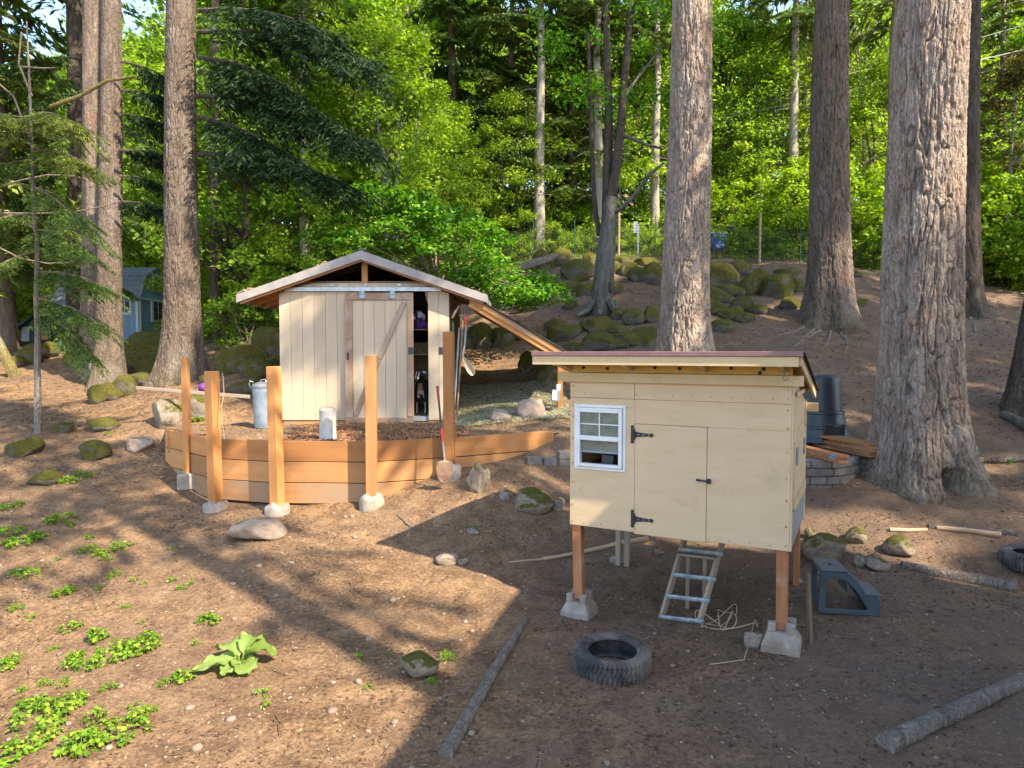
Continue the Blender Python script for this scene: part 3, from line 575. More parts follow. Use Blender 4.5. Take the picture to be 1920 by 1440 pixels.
st([(1168, 390, 0), (1158, 340, 0), (1157, 290, 0)], .03, .015, nm='limb'); st([(1170, 180, 0), (1200, 140, .3), (1240, 90, .5)], .05, .025, nm='limb')
(v, f), _ = decid_crown(77, 3, 2.6, -2.5, 60, 90, .12); o = mobj('crown', nmesh('crown', v, f), L_nmap, t9, Matrix.Translation(P(1160, 40, Yq + .3)))
for a in range(7):
    q = bq + Vector((math.cos(a * .9) * .28, math.sin(a * .9) * .28, .05)); MB().tube([q + Vector((0, 0, .25)), q + Vector((math.cos(a * .9) * .15, math.sin(a * .9) * .15, -.02)), q + Vector((math.cos(a * .9) * .5, math.sin(a * .9) * .5, -.15))], [.12, .09, .04], 8, True, .1).obj('root', m_bark4, t9, True)
MB().prism([P(1141, 548, Yq - .26), P(1148, 548, Yq - .26), P(1146, 530, Yq - .26), P(1142, 528, Yq - .26)], (0, .1, 0)).obj('hollow', m_inshade, t9)  # dark plate on the trunk, the hollow's shade put into its colour
# thin sapling fir near the left edge
bs = G(70, 812); t_s = thing('sapling_tree', 'thin grey sapling fir with drooping boughs standing among low mossy stones', 'tree', bs)
MB().tube([bs + Vector((0, 0, -.2)), P(71, 760, bs.y), P(70, 690, bs.y), P(71, 620, bs.y), P(68, 560, bs.y), P(70, 470, bs.y), P(62, 380, bs.y), P(60, 280, bs.y), P(55, 150, bs.y), P(50, 40, bs.y)], [.06, .055, .05, .048, .042, .036, .03, .025, .018, .01], 8).obj('trunk', m_log, t_s, True)
boughs_on(t_s, BP([(70, 560, 190, 610, .5), (70, 580, 170, 665, .45), (68, 510, 200, 540, .5), (68, 470, -40, 520, .6), (66, 430, 160, 470, .6), (64, 400, -60, 430, .7), (62, 350, 150, 420, .7), (60, 300, -60, 330, .7)], bs.y, bs.y - .5), L_fir, m_twig, 41, 330, .07, tw=28, rb=.012)
boughs_on(t_s, BP([(60, 250, -60, 260, .75), (58, 215, 130, 225, .75), (58, 225, -30, 215, .7), (60, 285, 150, 300, .6)], bs.y, bs.y - .6), L_firy, m_twig, 42, 330, .07, tw=28, rb=.012)
for pts in ([(70, 560), (95, 555), (112, 535), (118, 533)], [(66, 430), (30, 405), (0, 398)], [(60, 180), (35, 120), (40, 60)], [(35, 125), (80, 128), (105, 127)], [(60, 270), (25, 180), (-10, 150)]):
    MB().tube([P(a, b, bs.y - .1 * k) for k, (a, b) in enumerate(pts)], [.018 * (1 - .2 * k) for k in range(len(pts))], 5).obj('bare_branch', m_twig, t_s, True)
# leaning mossy stem at the left edge, dark trunk at the right edge
bl = G(26, 706); tl = thing('leaning_trunk', 'mossy leaning trunk at the foot of the left slope', 'trunk', bl)
MB().tube([bl + Vector((.1, 0, -.2)), bl + Vector((0, 0, .1)), P(5, 660, bl.y), P(-20, 610, bl.y), P(-60, 520, bl.y)], [.16, .14, .12, .11, .1], 10, True, .08).obj('trunk', m_mossy, tl, True)
fir('fir_tree', 'dark trunk with mossy foot beside the lit needle litter, next to short logs', 1914, 768, 2040, .2, .15, amp=.02, flare=.12, mat=m_barkd, n=80, nz=140, seed=29, cz=9, csc=.8)
# pale surface roots of the dark brown fir and the straight grey fir
rr_ = random.Random(9)
for par, spec in ((t_r, [((1515, 612), (1470, 625), (1430, 640)), ((1530, 615), (1500, 640), (1470, 668)), ((1560, 616), (1550, 645), (1520, 680)), ((1590, 608), (1640, 628), (1690, 634)), ((1575, 615), (1590, 650), (1570, 690)), ((1540, 618), (1520, 630), (1440, 645))]), (t_big, [((1820, 858), (1850, 866), (1890, 870)),]), (t_d, [((1822, 592), (1850, 610), (1860, 640)), ((1818, 594), (1830, 625), (1825, 660)), ((1826, 590), (1870, 600), (1910, 606))])):
    for pts in spec:
        g = [G(*q) for q in pts]; L_ = []
        for i in range(len(g) - 1):
            for s in range(6): q = g[i].lerp(g[i + 1], s / 6); L_.append(Vector((q.x + rr_.uniform(-.02, .02), q.y + rr_.uniform(-.02, .02), 0)))
        L_.append(g[-1])
        for i, q in enumerate(L_): q.z = Hs(q.x, q.y) + .0 - .03 * i / len(L_)
        MB().tube(L_, [.03 * (1 - i / len(L_)) + .01 for i in range(len(L_))], 7, True, .15).obj('root', m_log, par, True)
# ------------------------------------------------------------------ the wood behind
K = {}
K['map0'] = make_decid('maple_tree', 101, 13, 4.2, 1.5, 120, 150, .17, .16, L_map, m_barkd, 'tall leafy mid-green maple in the wood behind the shed')
K['map1'] = make_decid('maple_tree', 102, 16, 4.6, 2.5, 130, 150, .19, .18, L_yel, m_barkp, 'tall sunlit yellow-green broadleaf tree in the wood behind')
K['map2'] = make_decid('maple_tree', 103, 11, 3.6, 1.0, 110, 150, .16, .12, L_yel, m_bark4, 'shorter sunlit yellow-green broadleaf tree in the wood behind', stems=3)
K['con0'] = make_conifer('conifer_tree', 111, 22, 4.0, 3, 80, 60, .55, .26, L_fir, m_bark2, 'dark green conifer with drooping boughs in the wood behind')
K['con1'] = make_conifer('conifer_tree', 112, 20, 3.2, 5, 70, 50, .5, .2, L_firy, m_barkp, 'light green conifer with grey dead lower twigs in the wood behind')
K['con2'] = make_conifer('conifer_tree', 113, 24, 3.0, 10, 60, 45, .5, .24, L_fir, m_barkp, 'tall conifer with a long bare pale trunk in the wood behind')
K['bush0'] = make_decid('bush', 121, 2.6, 1.7, .1, 60, 110, .12, .03, L_bush, m_twig, 'dense sunlit bramble bush beyond the wire fence', 'bush', stems=4, flat=.7)
K['bush1'] = make_decid('bush', 122, 3.6, 1.6, .2, 60, 110, .13, .035, L_yel, m_twig, 'tall loose yellow-green shrub beyond the wire fence', 'bush', stems=5, flat=.6)
K['bush2'] = make_decid('bush', 123, 2.0, 1.4, .1, 50, 100, .11, .03, L_map, m_twig, 'low mid-green shrub at the edge of the wood', 'bush', stems=4, flat=.7)
GRP = dict(map0='mid-green maples', map1='tall sunlit broadleaf trees', map2='short sunlit broadleaf trees', con0='dark conifers', con1='light conifers', con2='bare-trunked conifers', bush0='bramble bushes', bush1='tall loose shrubs', bush2='low shrubs at the wood edge')
used = set(); prs = random.Random(3)
PL = {('con2', 1012): 'bare pale trunk behind the rockery, beside the bleached fallen log', ('con2', 1118): 'bare pale trunk close behind the forked lichen-grey hardwood', ('con2', 1226): 'bare pale trunk between the forked hardwood and the straight grey fir', ('con2', 1480): 'bare pale trunk above the bushes, beside the dark brown fir',
      ('con2', 576): 'bare pale trunk behind the left slope of the shed roof', ('con2', 1662): 'bare pale trunk between the dark brown fir and the massive grey fir', ('con0', 850): 'dark conifer rising behind the vine maple over the shed', ('con0', 1070): 'dark conifer rising behind the rockery boulders', ('con0', 20): 'dark conifer behind the green A-frame hut',
      ('map0', 470): 'mid-green maple between the tall brown fir and the shed', ('map2', 740): 'short sunlit tree directly behind the vine maple crown', ('map0', 690): 'mid-green maple directly behind the shed ridge', ('map1', 560): 'tall sunlit tree behind the dark boughs of the tall brown fir', ('map0', 1360): 'mid-green maple beside the straight grey fir above the blue tub',
      ('map2', 1430): 'short sunlit tree above the sawn log in the bushes', ('con1', 1500): 'light green conifer beside the dark brown fir', ('map0', 290): 'mid-green maple behind the blue cottage', ('con1', 960): 'light green conifer with dead twigs behind the bleached fallen log', ('map2', 1130): 'short sunlit tree behind the forked hardwood', ('map2', 1640): 'short sunlit tree between dark brown and massive firs',
      ('bush0', 1460): 'dense bramble bush behind the wire fence beside the dark brown fir', ('bush0', 1620): 'dense bramble bush behind the fence between dark brown and massive firs', ('bush0', 1915): 'dense bramble bush over the low dark board fence', ('bush1', 1400): 'tall loose shrub right above the blue tub', ('bush2', 470): 'low shrub between the tall brown fir and the shed eave'}
def plant(kind, px, Y, sc=1, rz=None, x=None):
    X = (px - 960) / F * Y if x is None else x; z = Hs(X, Y) - .05; rz = prs.uniform(0, 6.28) if rz is None else rz
    lb = PL.get((kind, px)) if Y < 40 else None
    r = dup(K[kind], (X, Y, z), rz, sc, group=GRP[kind])
    if lb: r['label'] = lb; del r['group']
    return r
for a in [('map0', 470, 22, .95), ('map1', 560, 26, .95), ('map0', 690, 24, .8), ('map2', 740, 21.5, .8), ('map1', 640, 31, 1), ('con0', 850, 28, .95, .4), ('con1', 960, 30, 1), ('con0', 1070, 28.5, .8), ('map0', 900, 34, 1), ('map1', 780, 36, 1.05),
          ('map0', 1200, 31, .95), ('map2', 1130, 29, .9), ('map1', 1290, 38, 1), ('con1', 1400, 36, 1), ('map0', 1360, 30, .75), ('con2', 1012, 26.3, .9), ('con2', 1118, 26.8, .85), ('con2', 1226, 27.5, .8), ('con2', 1480, 28, .9), ('con2', 576, 21.5, .75),
          ('con1', 1500, 33, .95), ('map2', 1430, 29.5, .85), ('con2', 1662, 27, .9), ('map1', 1610, 36, 1), ('map1', 1700, 42, 1), ('con1', 1860, 34, 1), ('map0', 1930, 30, .8), ('con0', 2050, 30, .9), ('map1', 1860, 44, 1), ('map2', 1640, 29, .75),
          ('con0', 20, 24, .95), ('con1', -60, 20, .9), ('map0', 100, 34, 1), ('map2', 10, 31, .9), ('map1', 200, 37, 1), ('map0', 290, 33, .95), ('map1', 400, 33, 1), ('map1', 240, 42, 1), ('map0', 340, 44, 1.1), ('con0', -150, 28, 1), ('map2', 430, 25, .7),
          ('map0', -260, 26, 1), ('map1', 2200, 36, 1), ('con0', 2350, 28, 1), ('con1', 1300, 44, 1), ('con0', 480, 46, 1.1), ('con1', 700, 44, 1.1), ('map2', 960, 27, .6), ('map2', 610, 23, .55), ('map2', 840, 26, .6), ('map1', -400, 32, 1), ('con0', 2500, 20, .9), ('con1', -420, 14, .8)]:
    plant(*a)
for row, (Y, n) in enumerate(((52, 17), (66, 17), (84, 17), (110, 19))):
    for k in range(n):
        px = -350 + (k + prs.uniform(.1, .9)) * 2620 / n
        plant(prs.choice(['map0', 'map1', 'map1', 'con1', 'map1', 'map1', 'map0']), px, Y * prs.uniform(.93, 1.07), prs.uniform(1.0, 1.35))
for a in [('bush0', 1360, 27, 1), ('bush1', 1400, 28, 1), ('bush0', 1460, 26.5, 1.05), ('bush1', 1500, 27.5, 1.1), ('bush0', 1620, 25.5, 1.25), ('bush0', 1680, 25, 1.2), ('bush1', 1560, 28, 1.1), ('bush0', 1860, 24.5, 1.3), ('bush0', 1915, 23.5, 1.35), ('bush1', 1960, 25, 1.2), ('bush0', 1820, 26, 1.3), ('bush0', 1750, 27, 1.2),
          ('bush1', 1340, 30, 1.1), ('bush2', 1180, 28.5, 1), ('bush0', 1090, 28, .8), ('bush2', 1030, 28, 1), ('bush2', 970, 27.5, 1), ('bush1', 900, 27, .9), ('bush2', 1230, 29.5, 1), ('bush1', 1060, 30.5, 1), ('bush0', 1300, 29, .9), ('bush2', 470, 20, .8), ('bush2', 430, 22, 1), ('bush1', 510, 21, .9), ('bush2', 560, 22, 1.1),
          ('bush0', 20, 29, 1.1), ('bush0', 90, 31, 1.1), ('bush1', -20, 27, 1), ('bush0', 330, 31, 1), ('bush1', 370, 27, 1.1), ('bush2', 410, 24, 1), ('bush0', 1790, 29, 1.3), ('bush1', 1700, 30, 1.2), ('bush1', 1880, 28, 1.4), ('bush0', 2000, 22, 1.2), ('bush2', 1400, 26, .5), ('bush2', 1450, 25.4, .5), ('bush2', 1640, 24.5, .6), ('bush1', 800, 24, 1), ('bush0', 985, 26, .45), ('bush1', 1040, 26.2, .4), ('bush0', 1070, 26, .4), ('bush0', 1105, 26.4, .45), ('bush1', 1160, 26.2, .4), ('bush0', 1185, 26.8, .42), ('bush0', 1215, 26.3, .4), ('bush1', 1250, 26.4, .45), ('bush0', 1320, 26.2, .4), ('bush0', 1390, 25.8, .4), ('bush2', 700, 20, 1.1), ('bush2', 620, 19.5, 1)]:
    plant(*a)
for k in K:                            # the pattern trees themselves are not part of the wood
    for ch in list(K[k].children): bpy.data.objects.remove(ch)
    bpy.data.objects.remove(K[k])
# copper-leaved tree at the right
tb = make_decid('copper_tree', 131, 8, 2.4, 2.2, 70, 110, .13, .09, L_brown, m_barkp, 'copper-leaved small tree above the bright bushes behind the massive fir'); X_ = (1890 - 960) / F * 26; tb.location = (X_, 26, Hs(X_, 26))
# bright vine maple over and behind the shed roof
tv = thing('vine_maple_tree', 'bright green vine maple spreading behind and over the shed roof', 'tree', (-1.6, 16.2, Hs(-1.6, 16.2)))
vb = Vector((-1.6, 16.2, Hs(-1.6, 16.2))); rs = np.random.RandomState(9); mb = MB(); PP = [[], [], []]
TIPS = [(650, 440), (700, 400), (740, 420), (760, 380), (800, 395), (840, 410), (870, 440), (900, 470), (930, 490), (960, 520), (1000, 530), (1030, 545), (900, 530), (940, 550), (850, 500), (820, 460), (780, 450), (720, 460), (690, 470), (860, 400), (900, 420), (930, 445), (630, 410), (600, 440), (980, 540), (880, 510), (760, 400), (960, 560), (820, 430), (740, 360), (690, 350), (670, 380), (790, 370), (910, 500), (990, 555), (1015, 520)]
for k, (a, b) in enumerate(TIPS):
    q = P(a, b, 15.6 + rs.uniform(-.9, 1.2)); j = vb + Vector((rs.uniform(-.2, .2), rs.uniform(-.2, .2), 1.0 + .6 * rs.uniform()))
    mb.tube([j, (j + q) / 2 + Vector((0, 0, .35)), q], [.035, .022, .006], 5, False)
    m = 330; u = rdir(rs, m) * (rs.uniform(0, 1, (m, 1)) ** .5); PP[0].append(np.array(q) + u * np.array([.62, .62, .2]) - np.array([0, 0, .22]) * (u[:, :1] ** 2 + u[:, 1:2] ** 2)); PP[1].append(rdir(rs, m) * np.array([1, 1, .4]) - np.array([0, 0, .4])); PP[2].append(rdir(rs, m) * .55 + np.array([0, -.2, 1]))
for a in range(4): mb.tube([vb + Vector((0, 0, -.3)), vb + Vector((.25 * math.cos(a * 1.6), .25 * math.sin(a * 1.6), .9)), vb + Vector((.5 * math.cos(a * 1.6), .5 * math.sin(a * 1.6), 1.8))], [.07, .05, .035], 7, False)
PP = [np.concatenate(x) for x in PP]; l = .095 * rs.uniform(.6, 1.35, len(PP[0])); v, f = leaves(PP[0], PP[1], PP[2], l, l * .95)
mb.obj('trunk', m_twig, tv, True); mobj('crown', nmesh('crown', v, f), L_nmap, tv)
# trees behind the camera, on the sun's side, that dapple the yard
SH = make_conifer('shade_tree', 141, 28, 2.7, 13, 44, 13, .8, .3, L_fir, m_bark2, 'tall loose conifer standing near the house, shading the yard', .26)
SM = make_decid('shade_maple', 142, 27, 3.3, 15.5, 34, 330, .2, .22, L_map, m_barkd, 'tall broadleaf tree with high open crown near the house, shading the yard')
SB_ = make_decid('shade_maple', 143, 27, 2.8, 15.5, 15, 1000, .2, .22, L_map, m_barkd, 'tall clump-crowned broadleaf tree near the house, shading the shed front')
SHP = [(6.3, 13.3, 1.1, .85, 1), (-2.8, 12.2, 1.06, .7, 2), (8.6, 6.9, 1.1, .85, 1), (-4.6, 9.1, 1.0, .45, 0), (9.8, 11.5, 1.15, 1, 1), (-10, 13, 1.0, .8, 0), (7.2, 14.8, 1.1, 1.1, 1), (5, 18.6, 1.15, 1.1, 1), (9.8, 18, 1.2, 1.2, 1), (13.5, 14, 1.1, 1.1, 1), (-5.2, 14.6, 1.1, .8, 0), (12, 21, 1.2, 1.2, 1), (2.6, 15.2, 1.1, .8, 0)]
seen = set()
for k, (gx, gy, sc, wd, kd) in enumerate(SHP):     # crown middle shades the ground spot (gx, gy)
    gz = Hs(gx, gy); s_ = (20.8 * sc - gz) / SUNV.z; x, y = gx + SUNV.x * s_, gy + SUNV.y * s_; z = Hs(x, y); c3 = (sc * wd, sc * wd, sc); src = (SH, SM, SB_)[kd]; gr = ('shade conifers behind the yard', 'shade broadleaf trees behind the yard', None)[kd]
    if kd not in seen: seen.add(kd); src.location = (x, y, z); src.scale = c3; tag(src, None, None, gr)
    else: dup(src, (x, y, z), k * 1.3, c3, group=gr)
# ------------------------------------------------------------------ house at the right behind the camera
hv = thing('house', 'two-storey pale house with dark gable roof beside the yard', 'house', (7, -2, Hs(7, -2)))
ed = Vector((.263, .965, 0)).normalized(); en = Vector((.965, -.263, 0)).normalized(); hc = Vector((5.02, 3.35, 0)); HW, HL, EV = 8.0, 9.5, 6.1
def hp(a, l, z): return hc + en * a - ed * l + Vector((0, 0, z))
w_ = MB(); 
for a0, a1, l0, l1 in ((.5, .65, .5, HL), (HW - .65, HW - .5, .5, HL), (.65, HW - .65, .5, .65), (.65, HW - .65, HL - .15, HL)):
    w_.obox((hp(a0, l0, 0) + hp(a1, l1, 0)) / 2 + Vector((0, 0, 2.5)), en * (a1 - a0) / 2, ed * (l1 - l0) / 2, (0, 0, 3.45))
w_.obj('wall', m_shed, hv)
for s in (0, 1):
    a0, a1 = (0, HW / 2) if s == 0 else (HW, HW / 2); 
    MB().prism([hp(a0, 0, EV - .15), hp(a0, 0, EV), hp(a1, 0, EV + 3.0), hp(a1, 0, EV + 2.85)], -ed * HL).obj('roof_slope', m_shing, hv)
MB().prism([hp(.6, .55, 5.9), hp(HW - .6, .55, 5.9), hp(HW / 2, .55, EV + 2.8)], -ed * .1).obj('gable', m_shed, hv)
for a, z in ((1.2, 1.2), (3.6, 1.2), (1.2, 4), (3.6, 4)):
    wf = MB().obox(hp(a + .6, .47, z + .7), en * .62, ed * .04, (0, 0, .72)).obj('window', m_white, hv); MB().obox(hp(a + .6, .42, z + .7), en * .52, ed * .01, (0, 0, .62)).obj('pane', m_glassk, wf)
# ------------------------------------------------------------------ shed
SYF = 12.0; sx0, sx1 = -4.08, -1.10; SB = 1.30; SDP = 2.5
sh = thing('shed', 'beige plank-sided goat shed with open gable and half-open sliding door', 'shed', (-2.59, 13.2, 1.2))
def sX(px, Y=SYF): return (px - 960) / F * Y
def sZ(py, Y=SYF): return P(960, py, Y).z
def rtop(x): return 4.245 - .352 * abs(x + 2.585)
xo0, xo1 = sX(776), sX(803)          # door opening
k = 0; x = sx0
def board(x0, x1, z0, zt, y0, y1, nm='siding_board', m=m_shed, par=sh, tilt=True):
    b = MB(); a = zt(x0) if callable(zt) else zt; c = zt(x1) if callable(zt) else zt
    b.prism([(x0, y0, z0), (x1, y0, z0), (x1, y0, c), (x0, y0, a)], (0, y1 - y0, 0)); return b.obj(nm, m, par, bevel=.003)
WT = sZ(531)
def wtop(x): return min(WT, rtop(x) - .2)
xs = list(np.arange(sx0, sX(664), .203)) + [sX(664) + .03]
xs[-1] = xs[-2] + .203
for a, c in zip(xs[:-1], xs[1:]): board(a + .002, c - .002, SB, wtop, SYF, SYF + .016)
o = MB().box((sx0, SYF + .016, SB), (xs[-1], SYF + .05, WT - .14)); o.obj('wall_backing', m_old, sh)
rx = [xo1, xo1 + .19, sx1]
for a, c in zip(rx[:-1], rx[1:]): board(a + .002, c - .002, SB, wtop, SYF, SYF + .016)
MB().box((xo1, SYF + .016, SB), (sx1, SYF + .05, WT - .16)).obj('wall_backing', m_old, sh)
board(xs[-1] + .004, xo1 - .004, sZ(546), WT, SYF, SYF + .016, 'header_board')
MB().box((sx0 + .04, SYF + .02, SB - .14), (xo0 - .02, SYF + .09, SB - .004)).obj('sill_beam', m_cedar_d, sh, bevel=.005); MB().box((xo1 + .002, SYF + .02, SB - .14), (sx1 - .01, SYF + .09, SB - .004)).obj('sill_beam', m_cedar_d, sh, bevel=.005)
# side and back walls, floor
for x_ in (sx0, sx1 - .05):
    n = 11
    for j in range(n): MB().box((x_, SYF + .055 + j * (SDP - .1) / n, SB), (x_ + .05, SYF + .05 + (j + 1) * (SDP - .1) / n, rtop(x_) - .2)).obj('siding_board', m_shed if x_ < -3 else m_stile, sh, bevel=.003)
MB().prism([(sx0, SYF + SDP - .05, SB), (sx1, SYF + SDP - .05, SB), (sx1, SYF + SDP - .05, rtop(sx1) - .06), (-2.585, SYF + SDP - .05, rtop(-2.585) - .06), (sx0, SYF + SDP - .05, rtop(sx0) - .06)], (0, .05, 0)).obj('back_wall', m_inshade, sh)
MB().box((sx0 + .06, SYF + .055, SB - .02), (sx1 - .06, SYF + SDP - .06, SB + .06)).obj('floor', m_greyb, sh)
# roof: sheathing, shingle courses, fascia, rafters, king post
RY0, RY1 = SYF - .22, SYF + SDP + .25
for s, (xa, xb) in enumerate(((-4.73, -2.585), (-.44, -2.585))):
    za, zb = rtop(xa), rtop(xb)
    xw = sx0 if s == 0 else sx1; zq = rtop(xw)
    for (x1_, z1_, x2_, z2_, mm) in ((xa, za, xw, zq, m_cedar_d), (xw, zq, xb, zb, m_inshade)): MB().prism([(x1_, RY0 + .03, z1_ - .035), (x2_, RY0 + .03, z2_ - .035), (x2_, RY0 + .03, z2_ - .055), (x1_, RY0 + .03, z1_ - .055)], (0, RY1 - RY0 - .03, 0)).obj('roof_sheathing', mm, sh)  # inner part near-black: gable shade painted into the sheathing
    nc = 14
    for j in range(nc):
        f0, f1 = j / nc, (j + 1.25) / nc; f1 = min(1, f1); p0 = Vector((xa + (xb - xa) * f0, 0, za + (zb - za) * f0)); p1 = Vector((xa + (xb - xa) * f1, 0, za + (zb - za) * f1))
        MB().prism([(p0.x, RY0 + .02, p0.z + .006), (p1.x, RY0 + .02, p1.z - .018), (p1.x, RY0 + .02, p1.z - .026), (p0.x, RY0 + .02, p0.z - .012)], (0, RY1 - RY0, 0)).obj('shingle_course', m_shing, sh)
    MB().prism([(xa, RY0 - .025, za - .01), (xb, RY0 - .025, zb - .01), (xb, RY0 - .025, zb - .165), (xa, RY0 - .025, za - .145)], (0, .04, 0)).obj('fascia', m_fascia, sh, bevel=.004)
    MB().prism([(xa + (.05 if s == 0 else -.05), RY0 + .02, za - .05), (xb, RY0 + .02, zb - .06), (xb, RY0 + .02, zb - .19), (xa + (.05 if s == 0 else -.05), RY0 + .02, za - .17)], (0, .045, 0)).obj('rafter', m_cedar_d, sh, bevel=.003)
    for y in np.arange(SYF + .5, RY1, .55):
        for (x1_, z1_, x2_, z2_, mm) in ((xa, za, xw, zq, m_cedar_d), (xw, zq, xb, zb, m_inshade)): MB().prism([(x1_, y, z1_ - .06), (x2_, y, z2_ - .06), (x2_, y, z2_ - .17), (x1_, y, z1_ - .17)], (0, .04, 0)).obj('rafter', mm, sh)  # rafters inside the walls also carry the gable shade as colour
    MB().box((min(xa, xa - .0) - .012, RY0, za - .14), (xa + .012, RY1, za - .01)).obj('eave_board', m_fascia, sh)
MB().box((-2.64, RY0, 4.235), (-2.53, RY1, 4.27)).obj('ridge_cap', m_shing, sh, bevel=.01)
MB().box((sX(680), SYF - .005, WT - .03), (sX(691), SYF + .05, rtop(-2.585) - .19)).obj('king_post', m_cedar_d, sh, bevel=.004)
MB().box((sx0 + .3, SYF + .06, WT - .05), (sx1 - .25, SYF + .12, WT + .04)).obj('tie_beam', m_old, sh)
MB().prism([(sX(794), SYF + .06, WT - .05), (sX(803), SYF + .06, WT - .05), (sX(803), SYF + .06, WT - .32), (sX(801), SYF + .06, WT - .34)], (0, .04, 0)).obj('knee_brace', m_cedar_d, sh)
rng = random.Random(4)
for j in range(12):
    xx = rng.choice([rng.uniform(-4.7, -4.4), rng.uniform(-3.4, -3.2), rng.uniform(-3.4, -3.2)]); c = Vector((xx, RY0 + rng.uniform(.05, .3), rtop(xx) + .01)); MB().tube([c - Vector((.05, 0, .01)), c + Vector((0, 0, .025)), c + Vector((.06, .01, .0))], [.02, .035, .015], 6, True, .3).obj('moss_tuft', m_rust, sh, True)
# sliding track and door
MB().box((sX(537), SYF - .05, sZ(546.5)), (sX(829), SYF - .003, sZ(538.5))).obj('track', m_galv, sh, bevel=.004)
for px_ in (625, 688, 750): MB().box((sX(px_ - 3), SYF - .02, sZ(536)), (sX(px_ + 3), SYF - .003, sZ(532))).obj('track_bracket', m_galv, sh)
DY = SYF - .06; dl, dr = sX(648, DY), sX(776, DY); dt, db = sZ(549, DY), sZ(793, DY)
door = MB().box((dl + .03, DY - .002, db + .03), (dr - .03, DY + .03, dt - .03)).obj('sliding_door', m_old, sh)
bx = np.linspace(sX(662, DY), sX(764, DY), 6)
for a, c in zip(bx[:-1], bx[1:]): MB().box((a + .002, DY - .016, sZ(783, DY)), (c - .002, DY - .002, sZ(563, DY))).obj('door_board', m_shed, door, bevel=.003)
for nm, x0, x1, z0, z1, m in (('stile', dl, sX(662, DY), sZ(782, DY), sZ(563, DY), m_stile), ('stile', sX(764, DY), dr, sZ(781, DY), sZ(563, DY), m_stile), ('top_rail', dl + .01, dr, sZ(562.6, DY), dt, m_stile), ('bottom_rail', dl, dr, db, sZ(782.6, DY), m_stile)):
    L_ = (Vector(((x0 + x1) / 2, DY - .021, z0)), Vector(((x0 + x1) / 2, DY - .021, z1))) if nm == 'stile' else (Vector((x0, DY - .021, (z0 + z1) / 2)), Vector((x1, DY - .021, (z0 + z1) / 2)))
    beam(nm, L_[0], L_[1], .036, (x1 - x0) if nm == 'stile' else (z1 - z0), m, door, (1, 0, 0) if nm == 'stile' else (0, 0, 1))
beam('diagonal_brace', P(757, 567, DY - .035), P(711, 672, DY - .035), .03, .085, m_grey, door, (1, 0, .4)); beam('diagonal_brace', P(709.5, 675, DY - .035), P(667, 779, DY - .035), .03, .085, m_stile, door, (1, 0, .4))
for px_ in (683, 739):
    hb_ = MB().box((sX(px_ - 5), DY - .055, sZ(560, DY)), (sX(px_ + 5), DY - .042, sZ(546, DY))).obj('hanger', m_galvb, door, bevel=.003)
    MB().lathe([(0, -.05), (.03, -.05), (.03, .0), (0, .0)], (sX(px_), DY - .05, sZ(547, DY)), 12).obj('roller', m_galv, hb_)
MB().box((sX(767.5), DY - .05, sZ(664, DY)), (sX(777), DY - .041, sZ(651, DY))).obj('latch_plate', m_bin, door, bevel=.003)
MB().box((sX(653), DY - .046, sZ(675, DY)), (sX(657), DY - .0395, sZ(661, DY))).obj('pull_handle', m_black, door, bevel=.003)
MB().box((sX(823.5), SYF - .014, sZ(664)), (sX(833), SYF - .002, sZ(651))).obj('strike_plate', m_bin, sh, bevel=.003)
# shelves and what lies on them
for zz in (sZ(617, 12.5), sZ(664, 12.7)): MB().box((xo0 - .35, 12.42, zz - .02), (sx1 - .06, 13.0, zz)).obj('shelf', m_osb, sh)
MB().box((xo0 - .3, 13.02, SB + .06), (sx1 - .06, 13.06, sZ(642, 13.0))).obj('pen_partition', m_osb, sh)
def blob(c, s, m, nm, seed=1, n=2, amp=.25):
    bm = bmesh.new(); bmesh.ops.create_icosphere(bm, subdivisions=n, radius=1); co = np.array([v.co[:] for v in bm.verts]); d = 1 + amp * fbm(co * 1.8 + seed * 9, 3, seed)
    for v, k_ in zip(bm.verts, d): v.co = Vector((v.co.x * s[0], v.co.y * s[1], v.co.z * s[2])) * k_
    me = bpy.data.meshes.new(nm); bm.to_mesh(me); bm.free(); me.polygons.foreach_set('use_smooth', [True] * len(me.polygons)); return mobj(nm, me, m, None, Matrix.Translation(Vector(c)))
o = blob((sX(790, 12.55), 12.6, sZ(612, 12.5) + .02), (.14, .14, .1), m_purple, 'feed_bag', 3); tag(o, 'purple bag on the upper shelf inside the shed doorway', 'bag')
o = blob((sX(785, 12.55), 12.6, sZ(594, 12.5)), (.11, .13, .12), m_fab, 'cloth_bundle', 5, 3, .4); tag(o, 'black and white cloth bundle on top of the purple bag in the shed', 'cloth')
# lean-to on the right side of the shed
le = thing('lean_to', 'sloping cedar lean-to frame running down from the right shed eave', 'lean-to', (.4, 12.2, 1.3))
a0 = P(882, 566, 11.9); a1 = P(1062, 672, 11.9); dn = Vector((0, 0, 1))
beam('front_rafter', a0, a1, .045, .17, m_cedar, le); beam('fascia_strip', a0 + Vector((0, -.035, .045)), a1 + Vector((0, -.035, .045)), .022, .09, m_cedar_d, le)
for y in (12.5, 13.1, 13.7, 14.3): beam('rafter', a0 + Vector((0, y - 11.9, 0)), a1 + Vector((0, y - 11.9, 0)), .045, .14, m_cedar_d, le)
up_ = (a1 - a0).cross(Vector((0, -1, 0))).normalized(); up_ = up_ if up_.z > 0 else -up_
cc = (a0 + a1) / 2 + Vector((0, 1.25, 0)) + up_ * .105; MB().obox(cc, (a1 - a0) / 2, (0, 1.32, 0), up_ * .012).obj('roof_panel', m_roofing, le)
MB().box((.80, 11.93, 1.0), (.89, 12.02, a1.z - .02)).obj('support_post', m_cedar, le, bevel=.004); MB().box((.80, 14.2, 1.0), (.89, 14.29, a1.z - .02)).obj('support_post', m_cedar, le, bevel=.004)
